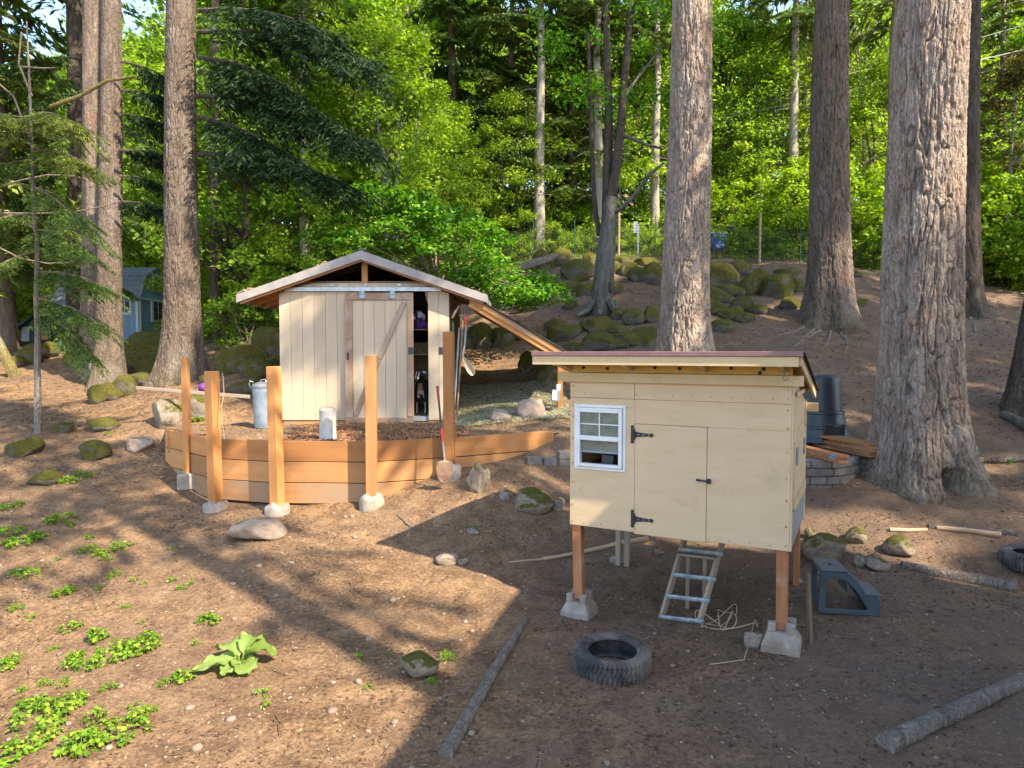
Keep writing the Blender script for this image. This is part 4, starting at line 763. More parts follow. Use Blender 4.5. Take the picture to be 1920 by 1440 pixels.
fl = thing('floodlight', 'small grey floodlight on the lean-to post beside the coop', 'lamp', P(1045, 750, 11.75))
MB().box(P(1034, 752, 11.8), P(1050, 731, 11.6)).obj('lamp_body', m_galv, fl, bevel=.01); MB().box(P(1043, 731, 11.9), P(1051, 721, 11.8)).obj('bracket', m_white, fl, bevel=.005); MB().box(P(1036, 750, 11.58), P(1044, 733, 11.595)).obj('lens', m_white, fl)
# ------------------------------------------------------------------ goat
gt = thing('goat', 'black and white goat looking out of the shed doorway', 'goat', (sX(789, 12.5), 12.42, SB + .06))
gme = bpy.data.meshes.new('goat_body')
GV = [((0, .62, .5), .14), ((0, .38, .47), .16), ((0, .12, .48), .135), ((0, .02, .58), .085), ((0, -.06, .69), .06), ((0, -.12, .75), .058), ((0, -.2, .7), .042), ((0, -.255, .655), .03)]
GE = [(k, k + 1) for k in range(7)]
def chain(start, pts):
    p = start
    for q in pts: GV.append(q); GE.append((p, len(GV) - 1)); p = len(GV) - 1
for s in (-1, 1):
    chain(2, [((s * .075, .08, .36), .06), ((s * .078, .06, .22), .03), ((s * .078, .07, .09), .024), ((s * .078, .045, .015), .03)])
    chain(0, [((s * .085, .62, .36), .08), ((s * .09, .56, .28), .045), ((s * .09, .68, .19), .027), ((s * .09, .66, .07), .022), ((s * .09, .63, .015), .03)])
    chain(5, [((s * .055, -.1, .775), .025), ((s * .1, -.1, .775), .028), ((s * .145, -.105, .755), .014)])
    chain(5, [((s * .022, -.085, .81), .016), ((s * .03, -.05, .86), .007)])
chain(0, [((0, .76, .58), .03), ((0, .8, .5), .02)]); chain(7, [((0, -.24, .6), .012)])
gme.from_pydata([v for v, r in GV], [], []); gme.edges.add(len(GE))
gme.edges.foreach_set('vertices', [i for e in GE for i in e]); gme.update()
gm, nt, b, co = newmat('goat coat'); sx = nt.nodes.new('ShaderNodeSeparateXYZ'); nt.links.new(co, sx.inputs[0]); nz_ = noise(nt, co, 14, 5); ax = math_(nt, 'ABSOLUTE', sx.outputs[0])
def step(v, lo, hi): return math_(nt, 'MULTIPLY', math_(nt, 'GREATER_THAN', v, lo), math_(nt, 'LESS_THAN', v, hi))
face = math_(nt, 'MULTIPLY', math_(nt, 'MULTIPLY', step(ax, .016, .034), math_(nt, 'GREATER_THAN', sx.outputs[2], .66)), math_(nt, 'LESS_THAN', sx.outputs[1], -.14))
ear = math_(nt, 'MULTIPLY', math_(nt, 'GREATER_THAN', ax, .075), math_(nt, 'GREATER_THAN', sx.outputs[2], .7))
zz = math_(nt, 'MULTIPLY_ADD', nz_.outputs[0], .06, sx.outputs[2]); fr_ = math_(nt, 'LESS_THAN', sx.outputs[1], .1)
tan_ = math_(nt, 'MULTIPLY', math_(nt, 'MULTIPLY', step(zz, .47, .6), math_(nt, 'LESS_THAN', ax, .045)), fr_)
bel = math_(nt, 'MULTIPLY', math_(nt, 'MULTIPLY', step(zz, .33, .47), math_(nt, 'LESS_THAN', ax, .06)), fr_); leg_ = math_(nt, 'MULTIPLY', math_(nt, 'LESS_THAN', zz, .26), step(ax, .066, .09))
c = mixc(nt, tan_, (.012, .011, .011), (.42, .2, .08)); wht = math_(nt, 'MINIMUM', math_(nt, 'ADD', math_(nt, 'ADD', face, ear), math_(nt, 'ADD', bel, leg_)), 1); c = mixc(nt, math_(nt, 'MULTIPLY', wht, .9), c, (.55, .5, .45))
nt.links.new(c, b.inputs['Base Color']); b.inputs['Roughness'].default_value = .8; bump(nt, b, noise(nt, co, 60, 4, .6, (1, 1, .3)).outputs[0], .4, .01)
go = mobj('body', gme, gm, gt, Matrix.Translation(gt.location) @ Matrix.Rotation(-.12, 4, 'Z')); mo = go.modifiers.new('skin', 'SKIN'); mo.use_smooth_shade = True
for sv, (v, r) in zip(gme.skin_vertices[0].data, GV): sv.radius = (r, r)
gme.skin_vertices[0].data[0].use_root = True; sb = go.modifiers.new('sub', 'SUBSURF'); sb.levels = 2; sb.render_levels = 2
for s in (-1, 1): o = blob(Vector(gt.location) + Vector((s * .045 - .015, -.165, .752)), (.01, .01, .01), m_black, 'eye', 1, 1, 0); setparent(o, gt)
# ------------------------------------------------------------------ plank retaining wall and posts
rw = thing('retaining_wall', 'curved low retaining wall of stacked orange cedar planks in front of the shed', 'retaining wall', (-2.5, 9.3, .45))
for i in range(5):
    a, c = WALL[i], WALL[i + 1]; d = (c - a).normalized(); 
    subs = [(a, c)] if i else [(a, a + (c - a) * .46), (a + (c - a) * .46, c)]
    for (p, q) in subs:
        for r in range(3):
            z = WTOP - .143 - r * .2865; m = (m_cedar, m_cedar_l, m_cedar_d)[r]
            if i == 4 and r > 1: continue
            e0 = p + d * .004; e1 = q - d * .004 + (d * .03 if i == 4 else d * 0)
            drop = -.05 if i == 4 else 0
            beam('plank', Vector((e0.x, e0.y, z + random.uniform(-.002, .002))), Vector((e1.x, e1.y, z + drop * 0)), .038, .276, m, rw, roll=random.uniform(-.012, .012))
for k_, i in enumerate((1, 2, 3, 4)):   # backing cleats at the joints
    p = WALL[i]; beam('cleat', (p.x, p.y + .06, .4), (p.x, p.y + .06, WTOP - .01), .07, .09, m_old, rw, (1, 0, 0))
p = WALL[0] + (WALL[1] - WALL[0]) * .1; MB().box((p.x - .02, p.y - .045, .95), (p.x + .02, p.y - .022, WTOP + .0)).obj('joint_strip', m_leg, rw)
POSTS = [(347, 670, 889, 9.98, .092, .1, 'slim cedar post beside the left end of the plank wall'), (399, 696, 943, 9.22, .14, .42, 'knot-free cedar post at the bend of the plank wall, left of the trash can'), (515, 687, 947, 9.02, .14, .35, 'cedar post standing just in front of the galvanised trash can'),
         (697, 666, 930, 8.98, .14, -.06, 'cedar post standing in front of the sliding shed door'), (843, 622, 872, 9.38, .14, .1, 'tallest cedar post with the round shovel leaning on it')]
for j, (px_, ty, by, Y, w, rz, lb) in enumerate(POSTS):
    tpp = P(px_ - (2 if j else 0), ty, Y); bp = P(px_ + (5 if j < 3 else 0), by, Y); g = Hs(bp.x, Y - .1); t = thing('fence_post', lb, 'post', (bp.x, Y, min(bp.z, g)), 'cedar posts along the plank wall')
    o = beam('post', Vector((bp.x, Y, bp.z - .06)), tpp, w, w, m_cedar if j != 3 else m_cedar_l, t, (math.sin(rz), math.cos(rz), 0), .006)
    if j == 0: cb = MB().obox((bp.x, Y, bp.z - .1), (.13, .05, 0), (-.05, .12, 0), (0, 0, .12)).obj('concrete_footing', m_conc, t, bevel=.02)
    else:
        R = .165; pr = [(0, .02), (R * .5, .03), (R * .86, .0), (R, -.04), (R, -.2), (R * 1.02, -.5)]
        cb = MB().lathe(pr, (bp.x, Y, bp.z), 28).obj('concrete_footing', m_conc, t, True)
        for v in cb.data.vertices:
            v.co.z += .02 * math.sin(v.co.x * 40 + j) * (1 if v.co.z > bp.z - .1 else 0) + .01 * math.sin(v.co.y * 57)
# rope on second post
mb = MB()
c0 = P(412, 700, 9.15); mb.tube([c0 + Vector((.04 + .02 * math.sin(k * .9), -.02, -.11 * k + .04 * math.sin(k * 2))) for k in range(9)], .006, 5).obj('rope_end', m_rope, None, True)
top(bpy.data.objects['rope_end'], 'loose tan rope end hanging on the cedar post by the trash can', 'rope'); bpy.data.objects['rope_end'].name = 'rope'
# shovel leaning on the tallest post
sv = thing('shovel', 'round-point digging shovel with dark red grip leaning on tallest cedar post', 'shovel', G(834, 905))
s0 = P(820, 724, 9.15); s1 = P(834, 868, 8.98); dd = s1 - s0
MB().tube([s0, s0 + dd * .22], [.019, .017], 10).obj('grip', m_dred, sv, True); MB().tube([s0 + dd * .221, s0 + dd * .55], .014, 10).obj('shaft', m_black, sv, True); MB().tube([s0 + dd * .551, s0 + dd * .72], .0145, 10).obj('red_sleeve', m_red, sv, True); MB().tube([s0 + dd * .721, s1], [.014, .012], 10).obj('lower_shaft', m_steel, sv, True)
bw = [(-.1, 0), (-.11, -.08), (-.1, -.18), (-.06, -.26), (0, -.31), (.06, -.26), (.1, -.18), (.11, -.08), (.1, 0), (0, .02)]
MB().prism([s1 + Vector((x_, -.02 - .25 * abs(x_) - z_ * .1, z_ + .02)) for x_, z_ in bw], (0, .006, 0)).obj('blade', m_rust, sv)
# ------------------------------------------------------------------ trash can, feeder tube
c = G(496, 797); c = P(496, 797, 11.35); c.z = Hs(c.x, c.y)
tc_ = thing('trash_can', 'tall bluish galvanised trash can with lid beside the left shed wall', 'can', c); r, h_ = .175, .70
prof = [(0, 0), (r * .9, 0), (r * .92, .02)] + [(r * (.92 + .1 * k / 8) + (.006 if k % 2 else 0), .02 + (h_ - .04) * k / 8) for k in range(1, 9)]; MB().lathe(prof, c, 36).obj('can_body', m_galvb, tc_, True)
MB().lathe([(r * 1.06, h_ - .04), (r * 1.08, h_ - .03), (r * 1.08, h_ + .01), (r * .95, h_ + .03), (r * .5, h_ + .06), (0, h_ + .065)], c, 36).obj('lid', m_galv, tc_, True)
MB().tube([c + Vector((-r * 1.08, -.03, h_ - .08)), c + Vector((-r * 1.3, -.05, h_ + .02)), c + Vector((-r * 1.2, -.06, h_ + .08)), c + Vector((-r * .9, -.05, h_ + .06))], .008, 6).obj('bail_handle', m_galv, tc_, True)
MB().tube([c + Vector((-.05, -.02, h_ + .06)), c + Vector((-.03, -.02, h_ + .1)), c + Vector((.03, -.02, h_ + .1)), c + Vector((.05, -.02, h_ + .06))], .007, 6).obj('lid_handle', m_galv, tc_, True)
c = P(615, 829, 9.75); c.z = Hs(c.x, c.y) - .02
fd = thing('poultry_feeder', 'weathered galvanised feeder tube with wire handle behind the plank wall', 'feeder', c); r, h_ = .118, .44
MB().lathe([(0, 0), (r * 1.06, 0), (r * 1.06, .02), (r * 1.02, .03), (r, h_ - .03), (r * 1.02, h_ - .02), (r * 1.02, h_), (r * .93, h_), (r * .9, h_ - .02), (0, h_ - .03)], c, 32).obj('tube_body', m_galvw, fd, True)
MB().tube([c + Vector((r * math.cos(a) * .98, -.02, h_ - .01 + .055 * math.sin(a))) for a in np.linspace(0, math.pi, 9)], .005, 6).obj('wire_handle', m_steel, fd, True)
# ------------------------------------------------------------------ tools hung at the right of the shed
tw = thing('scoop_shovel', 'tan plastic scoop shovel with red grip hanging beside the shed', 'shovel', P(878, 705, 11.95)); p0, p1, p2, p3 = P(872, 594, 11.85), P(874, 610, 11.85), P(872, 640, 11.85), P(868, 668, 11.8)
MB().tube([p0, p1], .022, 8).obj('grip', m_red, tw, True); MB().tube([p1, p2, p3], .016, 8).obj('shaft', m_steel, tw, True)
sc_ = []
for a in np.linspace(0, 6.283, 17)[:-1]:
    u_, w_ = .5 + .5 * math.cos(a), math.sin(a) * (.8 + .35 * math.cos(a)); sc_.append(P(867 + 21 * u_ - 6.5 * w_, 668 + 36 * u_ + 4.5 * w_, 11.78 - .05 * abs(w_)))
MB().prism(sc_, (.006, .03, 0)).obj('scoop', m_scoop, tw)
tf = thing('pitchfork', 'hay fork with curved dark tines hung under the right eave', 'fork', P(868, 830, 12.1))
MB().tube([P(868, 596, 12.0), P(862, 700, 11.98), P(856, 785, 11.95)], .016, 8).obj('handle', m_old, tf, True)
tn = MB()
for k in range(6):
    a = P(860 + k * 4, 590, 12.0); tn.tube([P(868, 596, 12), a, a + Vector((.01 * k, -.04, .1)), a + Vector((.015 * k, -.1, .17))], .005, 4)
tn.obj('tines', m_steel, tf, True)
tr = thing('garden_tool', 'long-handled tool with a curved antler-like wooden head beside the shed', 'tool', P(850, 800, 12.15)); MB().tube([P(849, 600, 12.05), P(850, 790, 11.95)], .015, 7).obj('handle', m_gpost, tr, True); MB().tube([P(848, 596, 12), P(853, 586, 11.95), P(861, 574, 11.9)], [.02, .025, .012], 7).obj('head', m_grey, tr, True)
tp_ = thing('garden_tool', 'pale blue tool shaft leaning behind the tallest cedar post', 'tool', P(851, 720, 12)); MB().tube([P(861, 615, 11.9), P(851, 780, 11.8)], .014, 7).obj('handle', m_blueshaft, tp_, True); MB().box(P(846, 795, 11.82), P(857, 778, 11.79)).obj('blade', m_rust, tp_, bevel=.004)
# board, purple item, twigs left of the shed
o = beam('loose_board', P(256, 727, 11.6), P(468, 744, 11.2), .03, .055, m_grey); WM = o; tag(o, 'thin weathered board lying across rocks left of the trash can', 'board')
o = blob(P(384, 727, 12.2), (.12, .12, .1), m_purple, 'feed_bag', 8); tag(o, 'crumpled purple bag on the slope behind the slim cedar post', 'bag')
# ------------------------------------------------------------------ coop
tA = math.radians(27.5); CU = Vector((math.cos(tA), -math.sin(tA), 0)); CN = Vector((math.sin(tA), math.cos(tA), 0)); CV = Vector((0, 0, 1)); CBZ = CZ - 1.685; CWD, CDP = 2.0, 1.4
CO = Vector((2.34, 5.69, CBZ)) - CU * CWD
def C(u, n, v): return CO + CU * u + CN * n + CV * v
def cf(px, py, n=0):
    d = ray(px, py); o = Vector((0, 0, CZ)); t = (C(0, n, 0) - o).dot(CN) / d.dot(CN); q = o + d * t - CO; return q.dot(CU), q.dot(CV)
cg = Hs(*(CO + CU + CN * .7)[:2]); coop = thing('chicken_coop', 'cream painted raised chicken coop with hinged door and small white window', 'coop', C(1, .7, -CBZ))
def cb(name, lo, hi, m, par=None, bevel=.003, mbs=None):
    lo, hi = Vector(lo), Vector(hi); c = (lo + hi) / 2; h = (hi - lo) / 2; b = mbs or MB(); b.obox(C(*c), CU * h.x, CN * h.y, CV * h.z)
    return b if mbs else b.obj(name, m, par or coop, bevel=bevel)
def poly(name, pts, ext, m, par=None, bevel=0): return MB().prism([C(*q) for q in pts], ext).obj(name, m, par or coop, bevel=bevel)
dU0, dV1 = cf(1191, 795); dU1, _ = cf(1326, 799); _, dV0 = cf(1193, 1001); dV0b = dV0
wU0, wV1 = cf(1078, 758); wU1, wV0 = cf(1173, 890); wV0 = cf(1078, 878)[1]; wV1 = cf(1078, 757)[1]
SEAM = 1.245; T = .018
g_ = .003
# front skin in panels around window and door, so both are real openings
cb('front_panel', (0, 0, 0), (dU0 - g_, T, wV0 + .02), m_coop); cb('front_panel', (0, 0, wV0 + .0205), (wU0 + .03, T, wV1 - .02), m_coop); cb('front_panel', (wU1 - .03, 0, wV0 + .0205), (dU0 - g_, T, wV1 - .02), m_coop); cb('front_panel', (0, 0, wV1 - .0195), (dU0 - g_, T, SEAM), m_coop)
cb('front_panel', (dU0 - g_ + .0005, 0, dV1 + g_), (CWD, T, SEAM), m_coop); cb('front_panel', (dU1 + g_, 0, 0), (CWD, T, dV1 + g_ - .0005), m_coop); cb('front_panel', (dU0 - g_ + .0005, 0, 0), (dU1 + g_ - .0005, T, dV0 - g_), m_coop)
us = cf(1190, 745)[0]; cb('upper_board', (0, -.002, SEAM + .003), (us - .002, T, 1.405), m_coop); cb('upper_board', (us + .002, -.002, SEAM + .003), (CWD, T, 1.405), m_coop)
cb('trim_band', (-.11, -.045, 1.4), (2.09, -.004, 1.488), m_coop2); 
# front door with strap hinges and latch
dr_ = cb('coop_door', (dU0, -.004, dV0), (dU1, T - .004, dV1), m_coop)
for py_ in (814, 972):
    u, v = cf(1186, py_); h = cb('strap_hinge', (u - .013, -.014, v - .085), (u + .013, -.0055, v + .085), m_black, dr_, .004)
    hm = MB(); hm.prism([C(u + .013, -.012, v + .03), C(u + .07, -.012, v + .02), C(u + .16, -.012, v + .012), C(u + .185, -.012, v + .02), C(u + .205, -.012, v), C(u + .185, -.012, v - .02), C(u + .16, -.012, v - .012), C(u + .07, -.012, v - .02), C(u + .013, -.012, v - .03)], CN * .006).obj('hinge_strap', m_black, h)
    MB().tube([C(u + .02, -.018, v - .05), C(u + .02, -.018, v + .05)], .009, 8).obj('hinge_pin', m_black, h, True)
    for k in range(3): q = C(u + .06 + k * .05, -.013, v); MB().tube([q, q - CN * .006], .007, 8).obj('bolt_head', m_steel, h)
u, v = cf(1326, 902); la = cb('latch', (u - .005, -.02, v - .022), (u + .035, -.003, v + .022), m_black, dr_, .004); MB().tube([C(u - .09, -.022, v + .008), C(u - .02, -.024, v + .002), C(u + .02, -.024, v)], [.011, .008, .008], 8).obj('latch_bar', m_black, la, True)
# stains and wear strip under the door
u0, v0 = cf(1250, 1008); cb('worn_edge', (u0 - .1, -.0035, max(.004, dV0 - .04)), (u0 + .19, -.0005, dV0 - .006), m_leg, dr_, 0)
# window
wi = cb('window', (wU0 - .0, -.012, wV0), (wU0 + .028, .03, wV1), m_white); wb = MB()
W0, W1, V0, V1 = wU0, wU1, wV0, wV1; fw = .052
for lo, hi in (((W1 - .028, -.012, V0), (W1, .03, V1)), ((W0 + .0285, -.012, V1 - .028), (W1 - .0285, .03, V1)), ((W0 + .0285, -.012, V0), (W1 - .0285, .03, V0 + .03))): cb('', lo, hi, None, mbs=wb)
wb.obj('outer_flange', m_white, wi, bevel=.004); wb = MB(); vm = V0 + (V1 - V0) * .49
for lo, hi in (((W0 + .03, -.032, V0 + .032), (W0 + .03 + .035, .025, V1 - .03)), ((W1 - .065, -.032, V0 + .032), (W1 - .03, .025, V1 - .03)), ((W0 + .0655, -.032, V1 - .075), (W1 - .0655, .025, V1 - .03)), ((W0 + .0655, -.032, V0 + .032), (W1 - .0655, .025, V0 + .062)), ((W0 + .0655, -.034, vm - .022), (W1 - .0655, .025, vm + .022))): cb('', lo, hi, None, mbs=wb)
wb.obj('sash', m_white, wi, bevel=.004)
uA, uB = W0 + .066, W1 - .066; um = (uA + uB) / 2; vt0, vt1 = vm + .022, V1 - .075; vh = (vt0 + vt1) / 2
for a, c in ((uA, um - .005), (um + .005, uB)):
    for e, f_ in ((vt0, vh - .005), (vh + .005, vt1)): cb('pane', (a, -.012, e), (c, -.007, f_), m_glassd, wi, 0)
wb = MB(); cb('', (um - .005, -.018, vt0), (um + .005, -.006, vt1), None, mbs=wb); cb('', (uA, -.0182, vh - .005), (uB, -.0062, vh + .005), None, mbs=wb); wb.obj('muntin', m_white, wi)
cb('pane', (uA, .012, vm - .12), (uB, .016, vm - .022), m_glassd, wi, 0); cb('sash_rail', (uA, .002, vm - .145), (uB, .02, vm - .121), m_greyb, wi)
cb('nest_shelf', (W0, .3, V0 - .02), (W1 + .2, .8, V0 + .0), m_osb); cb('nest_box', (W0 + .16, .32, V0 + .001), (W0 + .28, .5, V0 + .1), m_greyb)
# other walls, floor, corner
cb('back_wall', (0, CDP - T, 0), (CWD, CDP, 1.12), m_coop); cb('floor', (T, T + .001, .0), (CWD - T, CDP - T - .001, .03), m_old)
for nm, u_ in (('left_wall', 0), ('side_wall', CWD - T)):
    poly(nm, [(u_, T + .001, 0), (u_, CDP - T - .001, 0), (u_, CDP - T - .001, 1.2), (u_, T + .001, 1.5)], CU * T, m_coop)
sw = CWD + .001
cb('corner_trim', (sw, -.001, .0), (sw + .014, .07, 1.41), m_coop); cb('corner_trim', (sw, CDP - .07, .0), (sw + .014, CDP, 1.2), m_coop)
ht = poly('side_hatch', [(sw, .14, .42), (sw, 1.25, .42), (sw, 1.25, .92), (sw, .9, 1.02), (sw, .14, .92)], CU * .016, m_coop); 
for n0 in (.25, 1.0): cb('hatch_handle', (sw + .017, n0, .7), (sw + .035, n0 + .03, .86), m_tape, ht, .004)
poly('hatch_strip', [(sw + .0, .13, .33), (sw, 1.26, .33), (sw, 1.26, .41), (sw, .13, .41)], CU * .03, m_coop2)
ms = poly('mesh_panel', [(sw, .12, .02), (sw, 1.2, .02), (sw, 1.2, .31), (sw, .12, .31)], CU * .012, m_galvb)
# roof: rafters, blocking with vent holes, fascia, metal edge, sheathing
OV = .27; slope = -.205
def rz_(n): return 1.655 + slope * (n + OV)
raf = [cf(1052, 690)[0], cf(1183, 690)[0], cf(1322, 695)[0], cf(1465, 700)[0], 1.98]; raf = [-.0, .6, 1.22, 1.93]
raf[1] = cf(1184, 694)[0]; raf[2] = cf(1324, 697)[0]
for u_ in raf: poly('rafter', [(u_ - .02, -OV, rz_(-OV) - .09), (u_ - .02, -OV, rz_(-OV) - .002), (u_ - .02, CDP + .2, rz_(CDP + .2) - .002), (u_ - .02, CDP + .2, rz_(CDP + .2) - .09)], CU * .04, m_coop2)
cb('blocking', (.0, .001, 1.49), (CWD, .03, rz_(0) - .004), m_coopy); hm = MB()
for px_, py_ in ((1094, 689), (1139, 691), (1228, 689), (1274, 691), (1371, 690), (1432, 692), (1425, 699)):
    u_, v_ = cf(px_, py_); q = C(u_, -.0015, v_); hm.tube([q, q + CN * .003], .017, 12)
hm.obj('vent_holes', m_inshade, bpy.data.objects[coop.children[-1].name] if False else coop)  # flat dark discs, the shade inside the holes put into their colour
RL, RR_ = -.27, 2.09
poly('roof_sheathing', [(RL, -OV + .03, rz_(-OV + .03)), (RL, CDP + .22, rz_(CDP + .22)), (RL, CDP + .22, rz_(CDP + .22) + .014), (RL, -OV + .03, rz_(-OV + .03) + .014)], CU * (RR_ - RL), m_coopy)
poly('roofing', [(RL - .005, -OV - .02, rz_(-OV - .02) + .016), (RL - .005, CDP + .25, rz_(CDP + .25) + .016), (RL - .005, CDP + .25, rz_(CDP + .25) + .026), (RL - .005, -OV - .02, rz_(-OV - .02) + .026)], CU * (RR_ - RL + .03), m_roofing)
cb('fascia', (RL, -OV - .02, 1.566), (RR_ - .02, -OV + .018, 1.648), m_coop2); cb('metal_edge', (RL - .006, -OV - .034, 1.6485), (RR_ + .012, -OV + .03, 1.69), m_maroon, None, .004)
poly('barge_board', [(RR_ - .022, -OV + .02, 1.575), (RR_ - .022, CDP + .2, rz_(CDP + .2) - .07), (RR_ - .022, CDP + .2, rz_(CDP + .2) - .002), (RR_ - .022, -OV + .02, rz_(-OV) - .006)], CU * .02, m_coop2)
cb('rear_trim', (CWD - .1, CDP + .002, 1.08), (2.12, CDP + .05, 1.17), m_coop2); cb('side_trim', (sw + .015, .2, 1.3), (sw + .03, CDP, 1.34), m_coop2)
nl = MB(); rn = random.Random(5)
for v_ in (.04, .2, .42, .62, .84, 1.05, 1.2, 1.29, 1.37):
    for u_ in (.03, 1.97): nl.tube([C(u_, -.0025, v_ + rn.uniform(-.02, .02)), C(u_, .002, v_)], .006, 6)
for u_ in np.arange(.15, 1.95, .17):
    nl.tube([C(u_, -.0025, .035 + rn.uniform(-.008, .008)), C(u_, .002, .035)], .0055, 6); nl.tube([C(u_, -.0045, 1.29), C(u_, .002, 1.29)], .0055, 6)
nl.obj('nail_heads', m_leg, coop)
# legs
for u_, n_, w in ((.06, .06, .09), (1.94, .06, .09)): 
    q = C(u_, n_, 0); beam('leg', (q.x + .02 * (1 if u_ < 1 else .4), q.y, Hs(q.x, q.y) + .16), (q.x, q.y, CBZ + .03), w, w, m_leg, coop, CN)
for u_, n_ in ((.05, 1.34), (.15, 1.34), (1.85, 1.3), (1.95, 1.34)):
    q = C(u_, n_, 0); beam('leg', (q.x, q.y, Hs(q.x, q.y) - .02), (q.x, q.y, CBZ + .03), .06, .05, m_grey if u_ < 1 else m_leg, coop, CN)
q = C(1.0, 1.0, 0)
# pier blocks
def pier(q, lb, s=1.0, chip=False):
    t = MB(); a, c_ = .15 * s, .095 * s; z0 = Hs(q.x, q.y) - .03; z1 = z0 + .245 * s; r = Matrix.Rotation(-tA, 3, 'Z')
    def ring(h, z): return [Vector(q) * 0 + Vector((q.x, q.y, z)) + r @ Vector((x * h, y * h, 0)) for x, y in ((-1, -1), (1, -1), (1, 1), (-1, 1))]
    v = ring(a, z0) + ring(a * .96, z0 + .08 * s) + ring(c_, z1 - .07); t.add(v, [(3, 2, 1, 0), (0, 1, 5, 4), (1, 2, 6, 5), (2, 3, 7, 6), (3, 0, 4, 7), (4, 5, 9, 8), (5, 6, 10, 9), (6, 7, 11, 10), (7, 4, 8, 11), (8, 9, 10, 11)])
    for x, y in ((-1, -1), (1, -1), (1, 1), (-1, 1)):
        if chip and (x, y) == (-1, 1): continue
        h = .032 * s; m_ = (c_ + .006 - h); t.obox(Vector((q.x, q.y, z1 - .035)) + r @ Vector((x * m_, y * m_, 0)), r @ Vector((h, 0, 0)), r @ Vector((0, h, 0)), (0, 0, .04))
    o = t.obj('pier_block', m_conc, None, bevel=.006); return top(o, lb, 'block', 'concrete pier blocks', Vector((q.x, q.y, z0)))
q = C(.06, .06, 0); pier(Vector((q.x + .02, q.y, 0)), 'concrete pier block under the coop leg below the window'); q = C(1.94, .06, 0); pier(Vector((q.x + .01, q.y, 0)), 'concrete pier block under the coop leg beside the step stool', 1.05, True)
# carabiner
cu, cv = cf(1472, 692, -.05); q = C(cu, -.06, cv); MB().tube([q + CU * (.02 * math.sin(a)) + CV * (-.05 - .045 * math.cos(a)) for a in np.linspace(0, 6.283, 17)] , .004, 6, False).tube([q + CV * .01, q - CV * .012], .005, 6).obj('carabiner', m_galv, None, True); top(bpy.data.objects['carabiner'], 'small steel carabiner hanging under the coop eave', 'carabiner')
# ladder under the coop
ld = thing('ramp_ladder', 'short wooden ladder with blue taped rungs leading under the coop', 'ladder', G(1272, 1165)); bL, bR = G(1240, 1160), G(1311, 1168); tL = C(1.02, .62, 0); tR = tL + CU * .36; tL.z = tR.z = CBZ + .0
bL.z += .0; bR.z += 0; beam('rail', bL, tL, .035, .06, m_grey, ld, (0, 0, 1)); beam('rail', bR, tR, .035, .06, m_grey, ld, (0, 0, 1))
for k_, f in enumerate((.03, .24, .46, .72)):
    a, c_ = bL.lerp(tL, f) + Vector((0, -.035, .0)), bR.lerp(tR, f) + Vector((0, -.035, .0)); e = (c_ - a).normalized() * .03; beam('rung', a - e, c_ + e, .03, .045, m_tape, ld, (0, -.5, 1), .01)
a, c_ = bL.lerp(tL, .62), bR.lerp(tR, .62); MB().obox((a + c_) / 2 + Vector((0, .0, .06)), (c_ - a) * .5, CN * .09, (0, 0, .012)).obj('platform', m_grey, ld, bevel=.004)
for f in (.3, .75): q = a.lerp(c_, f) + Vector((0, .08, .04)); beam('prop', (q.x, q.y, Hs(q.x, q.y) - .02), q, .03, .04, m_grey, ld, (0, 1, 0))
# leaning stake beside the right pier
a = G(1520, 1205); beam_ = beam('stake', a + Vector((0, 0, -.05)), P(1515, 1075, a.y + .1), .03, .05, m_old, None, (0, 1, 0)); tag(beam_, 'narrow brown stake standing between pier block and step stool', 'stake')
# ------------------------------------------------------------------ tyres
def tyre(c, R, w, rz, tilt, lb):
    nA, prof = 150, []
    for k in range(23):                # closed carcass section, outside and inside
        a = math.pi * (k / 22) ; prof.append((math.cos(a), math.sin(a)))
    sec = [(R - .115, -w * .36), (R - .112, -w * .44), (R - .09, -w * .5), (R - .085, -w * .47), (R - .075, -w * .5), (R - .05, -w * .5), (R - .025, -w * .47), (R - .004, -w * .4), (R, -w * .28), (R + .003, -w * .1), (R + .003, w * .1), (R, w * .28), (R - .004, w * .4), (R - .025, w * .47), (R - .05, w * .5), (R - .075, w * .5), (R - .085, w * .47), (R - .09, w * .5), (R - .112, w * .44), (R - .115, w * .36), (R - .1, w * .3), (R - .03, w * .33), (R - .022, 0), (R - .03, -w * .33), (R - .1, -w * .3)]
    v = []; m = len(sec)
    for i in range(nA):
        a = 2 * math.pi * i / nA
        for j, (r, z) in enumerate(sec):
            rr = r - (.02 if (i % 3 == 0 and j in (6, 7, 8, 11, 12, 13)) else 0) - (.012 if j in (9, 10) and (i + j) % 3 == 0 else 0)
            v.append((rr * math.cos(a), rr * math.sin(a), z))
    f = [(i * m + j, ((i + 1) % nA) * m + j, ((i + 1) % nA) * m + (j + 1) % m, i * m + (j + 1) % m) for i in range(nA) for j in range(m)]
    me = nmesh('tyre', v, f, False); bm = bmesh.new(); bm.from_mesh(me); bmesh.ops.recalc_face_normals(bm, faces=bm.faces); bm.to_mesh(me); bm.free(); 
    o = mobj('tyre', me, m_rubber, None, Matrix.Translation(c) @ Matrix.Rotation(tilt, 4, 'X') @ Matrix.Rotation(rz, 4, 'Z')); return tag(o, lb, 'tyre')
q = G(1148, 1252); tyre(Vector((q.x, q.y, q.z + .07)), .31, .2, .3, .05, 'worn black tyre lying on the ground in front of the coop'); q = G(1935, 1062); tyre(Vector((q.x, q.y, q.z + .07)), .29, .19, 1.3, .0, 'second worn tyre lying beyond the half buried grey log')
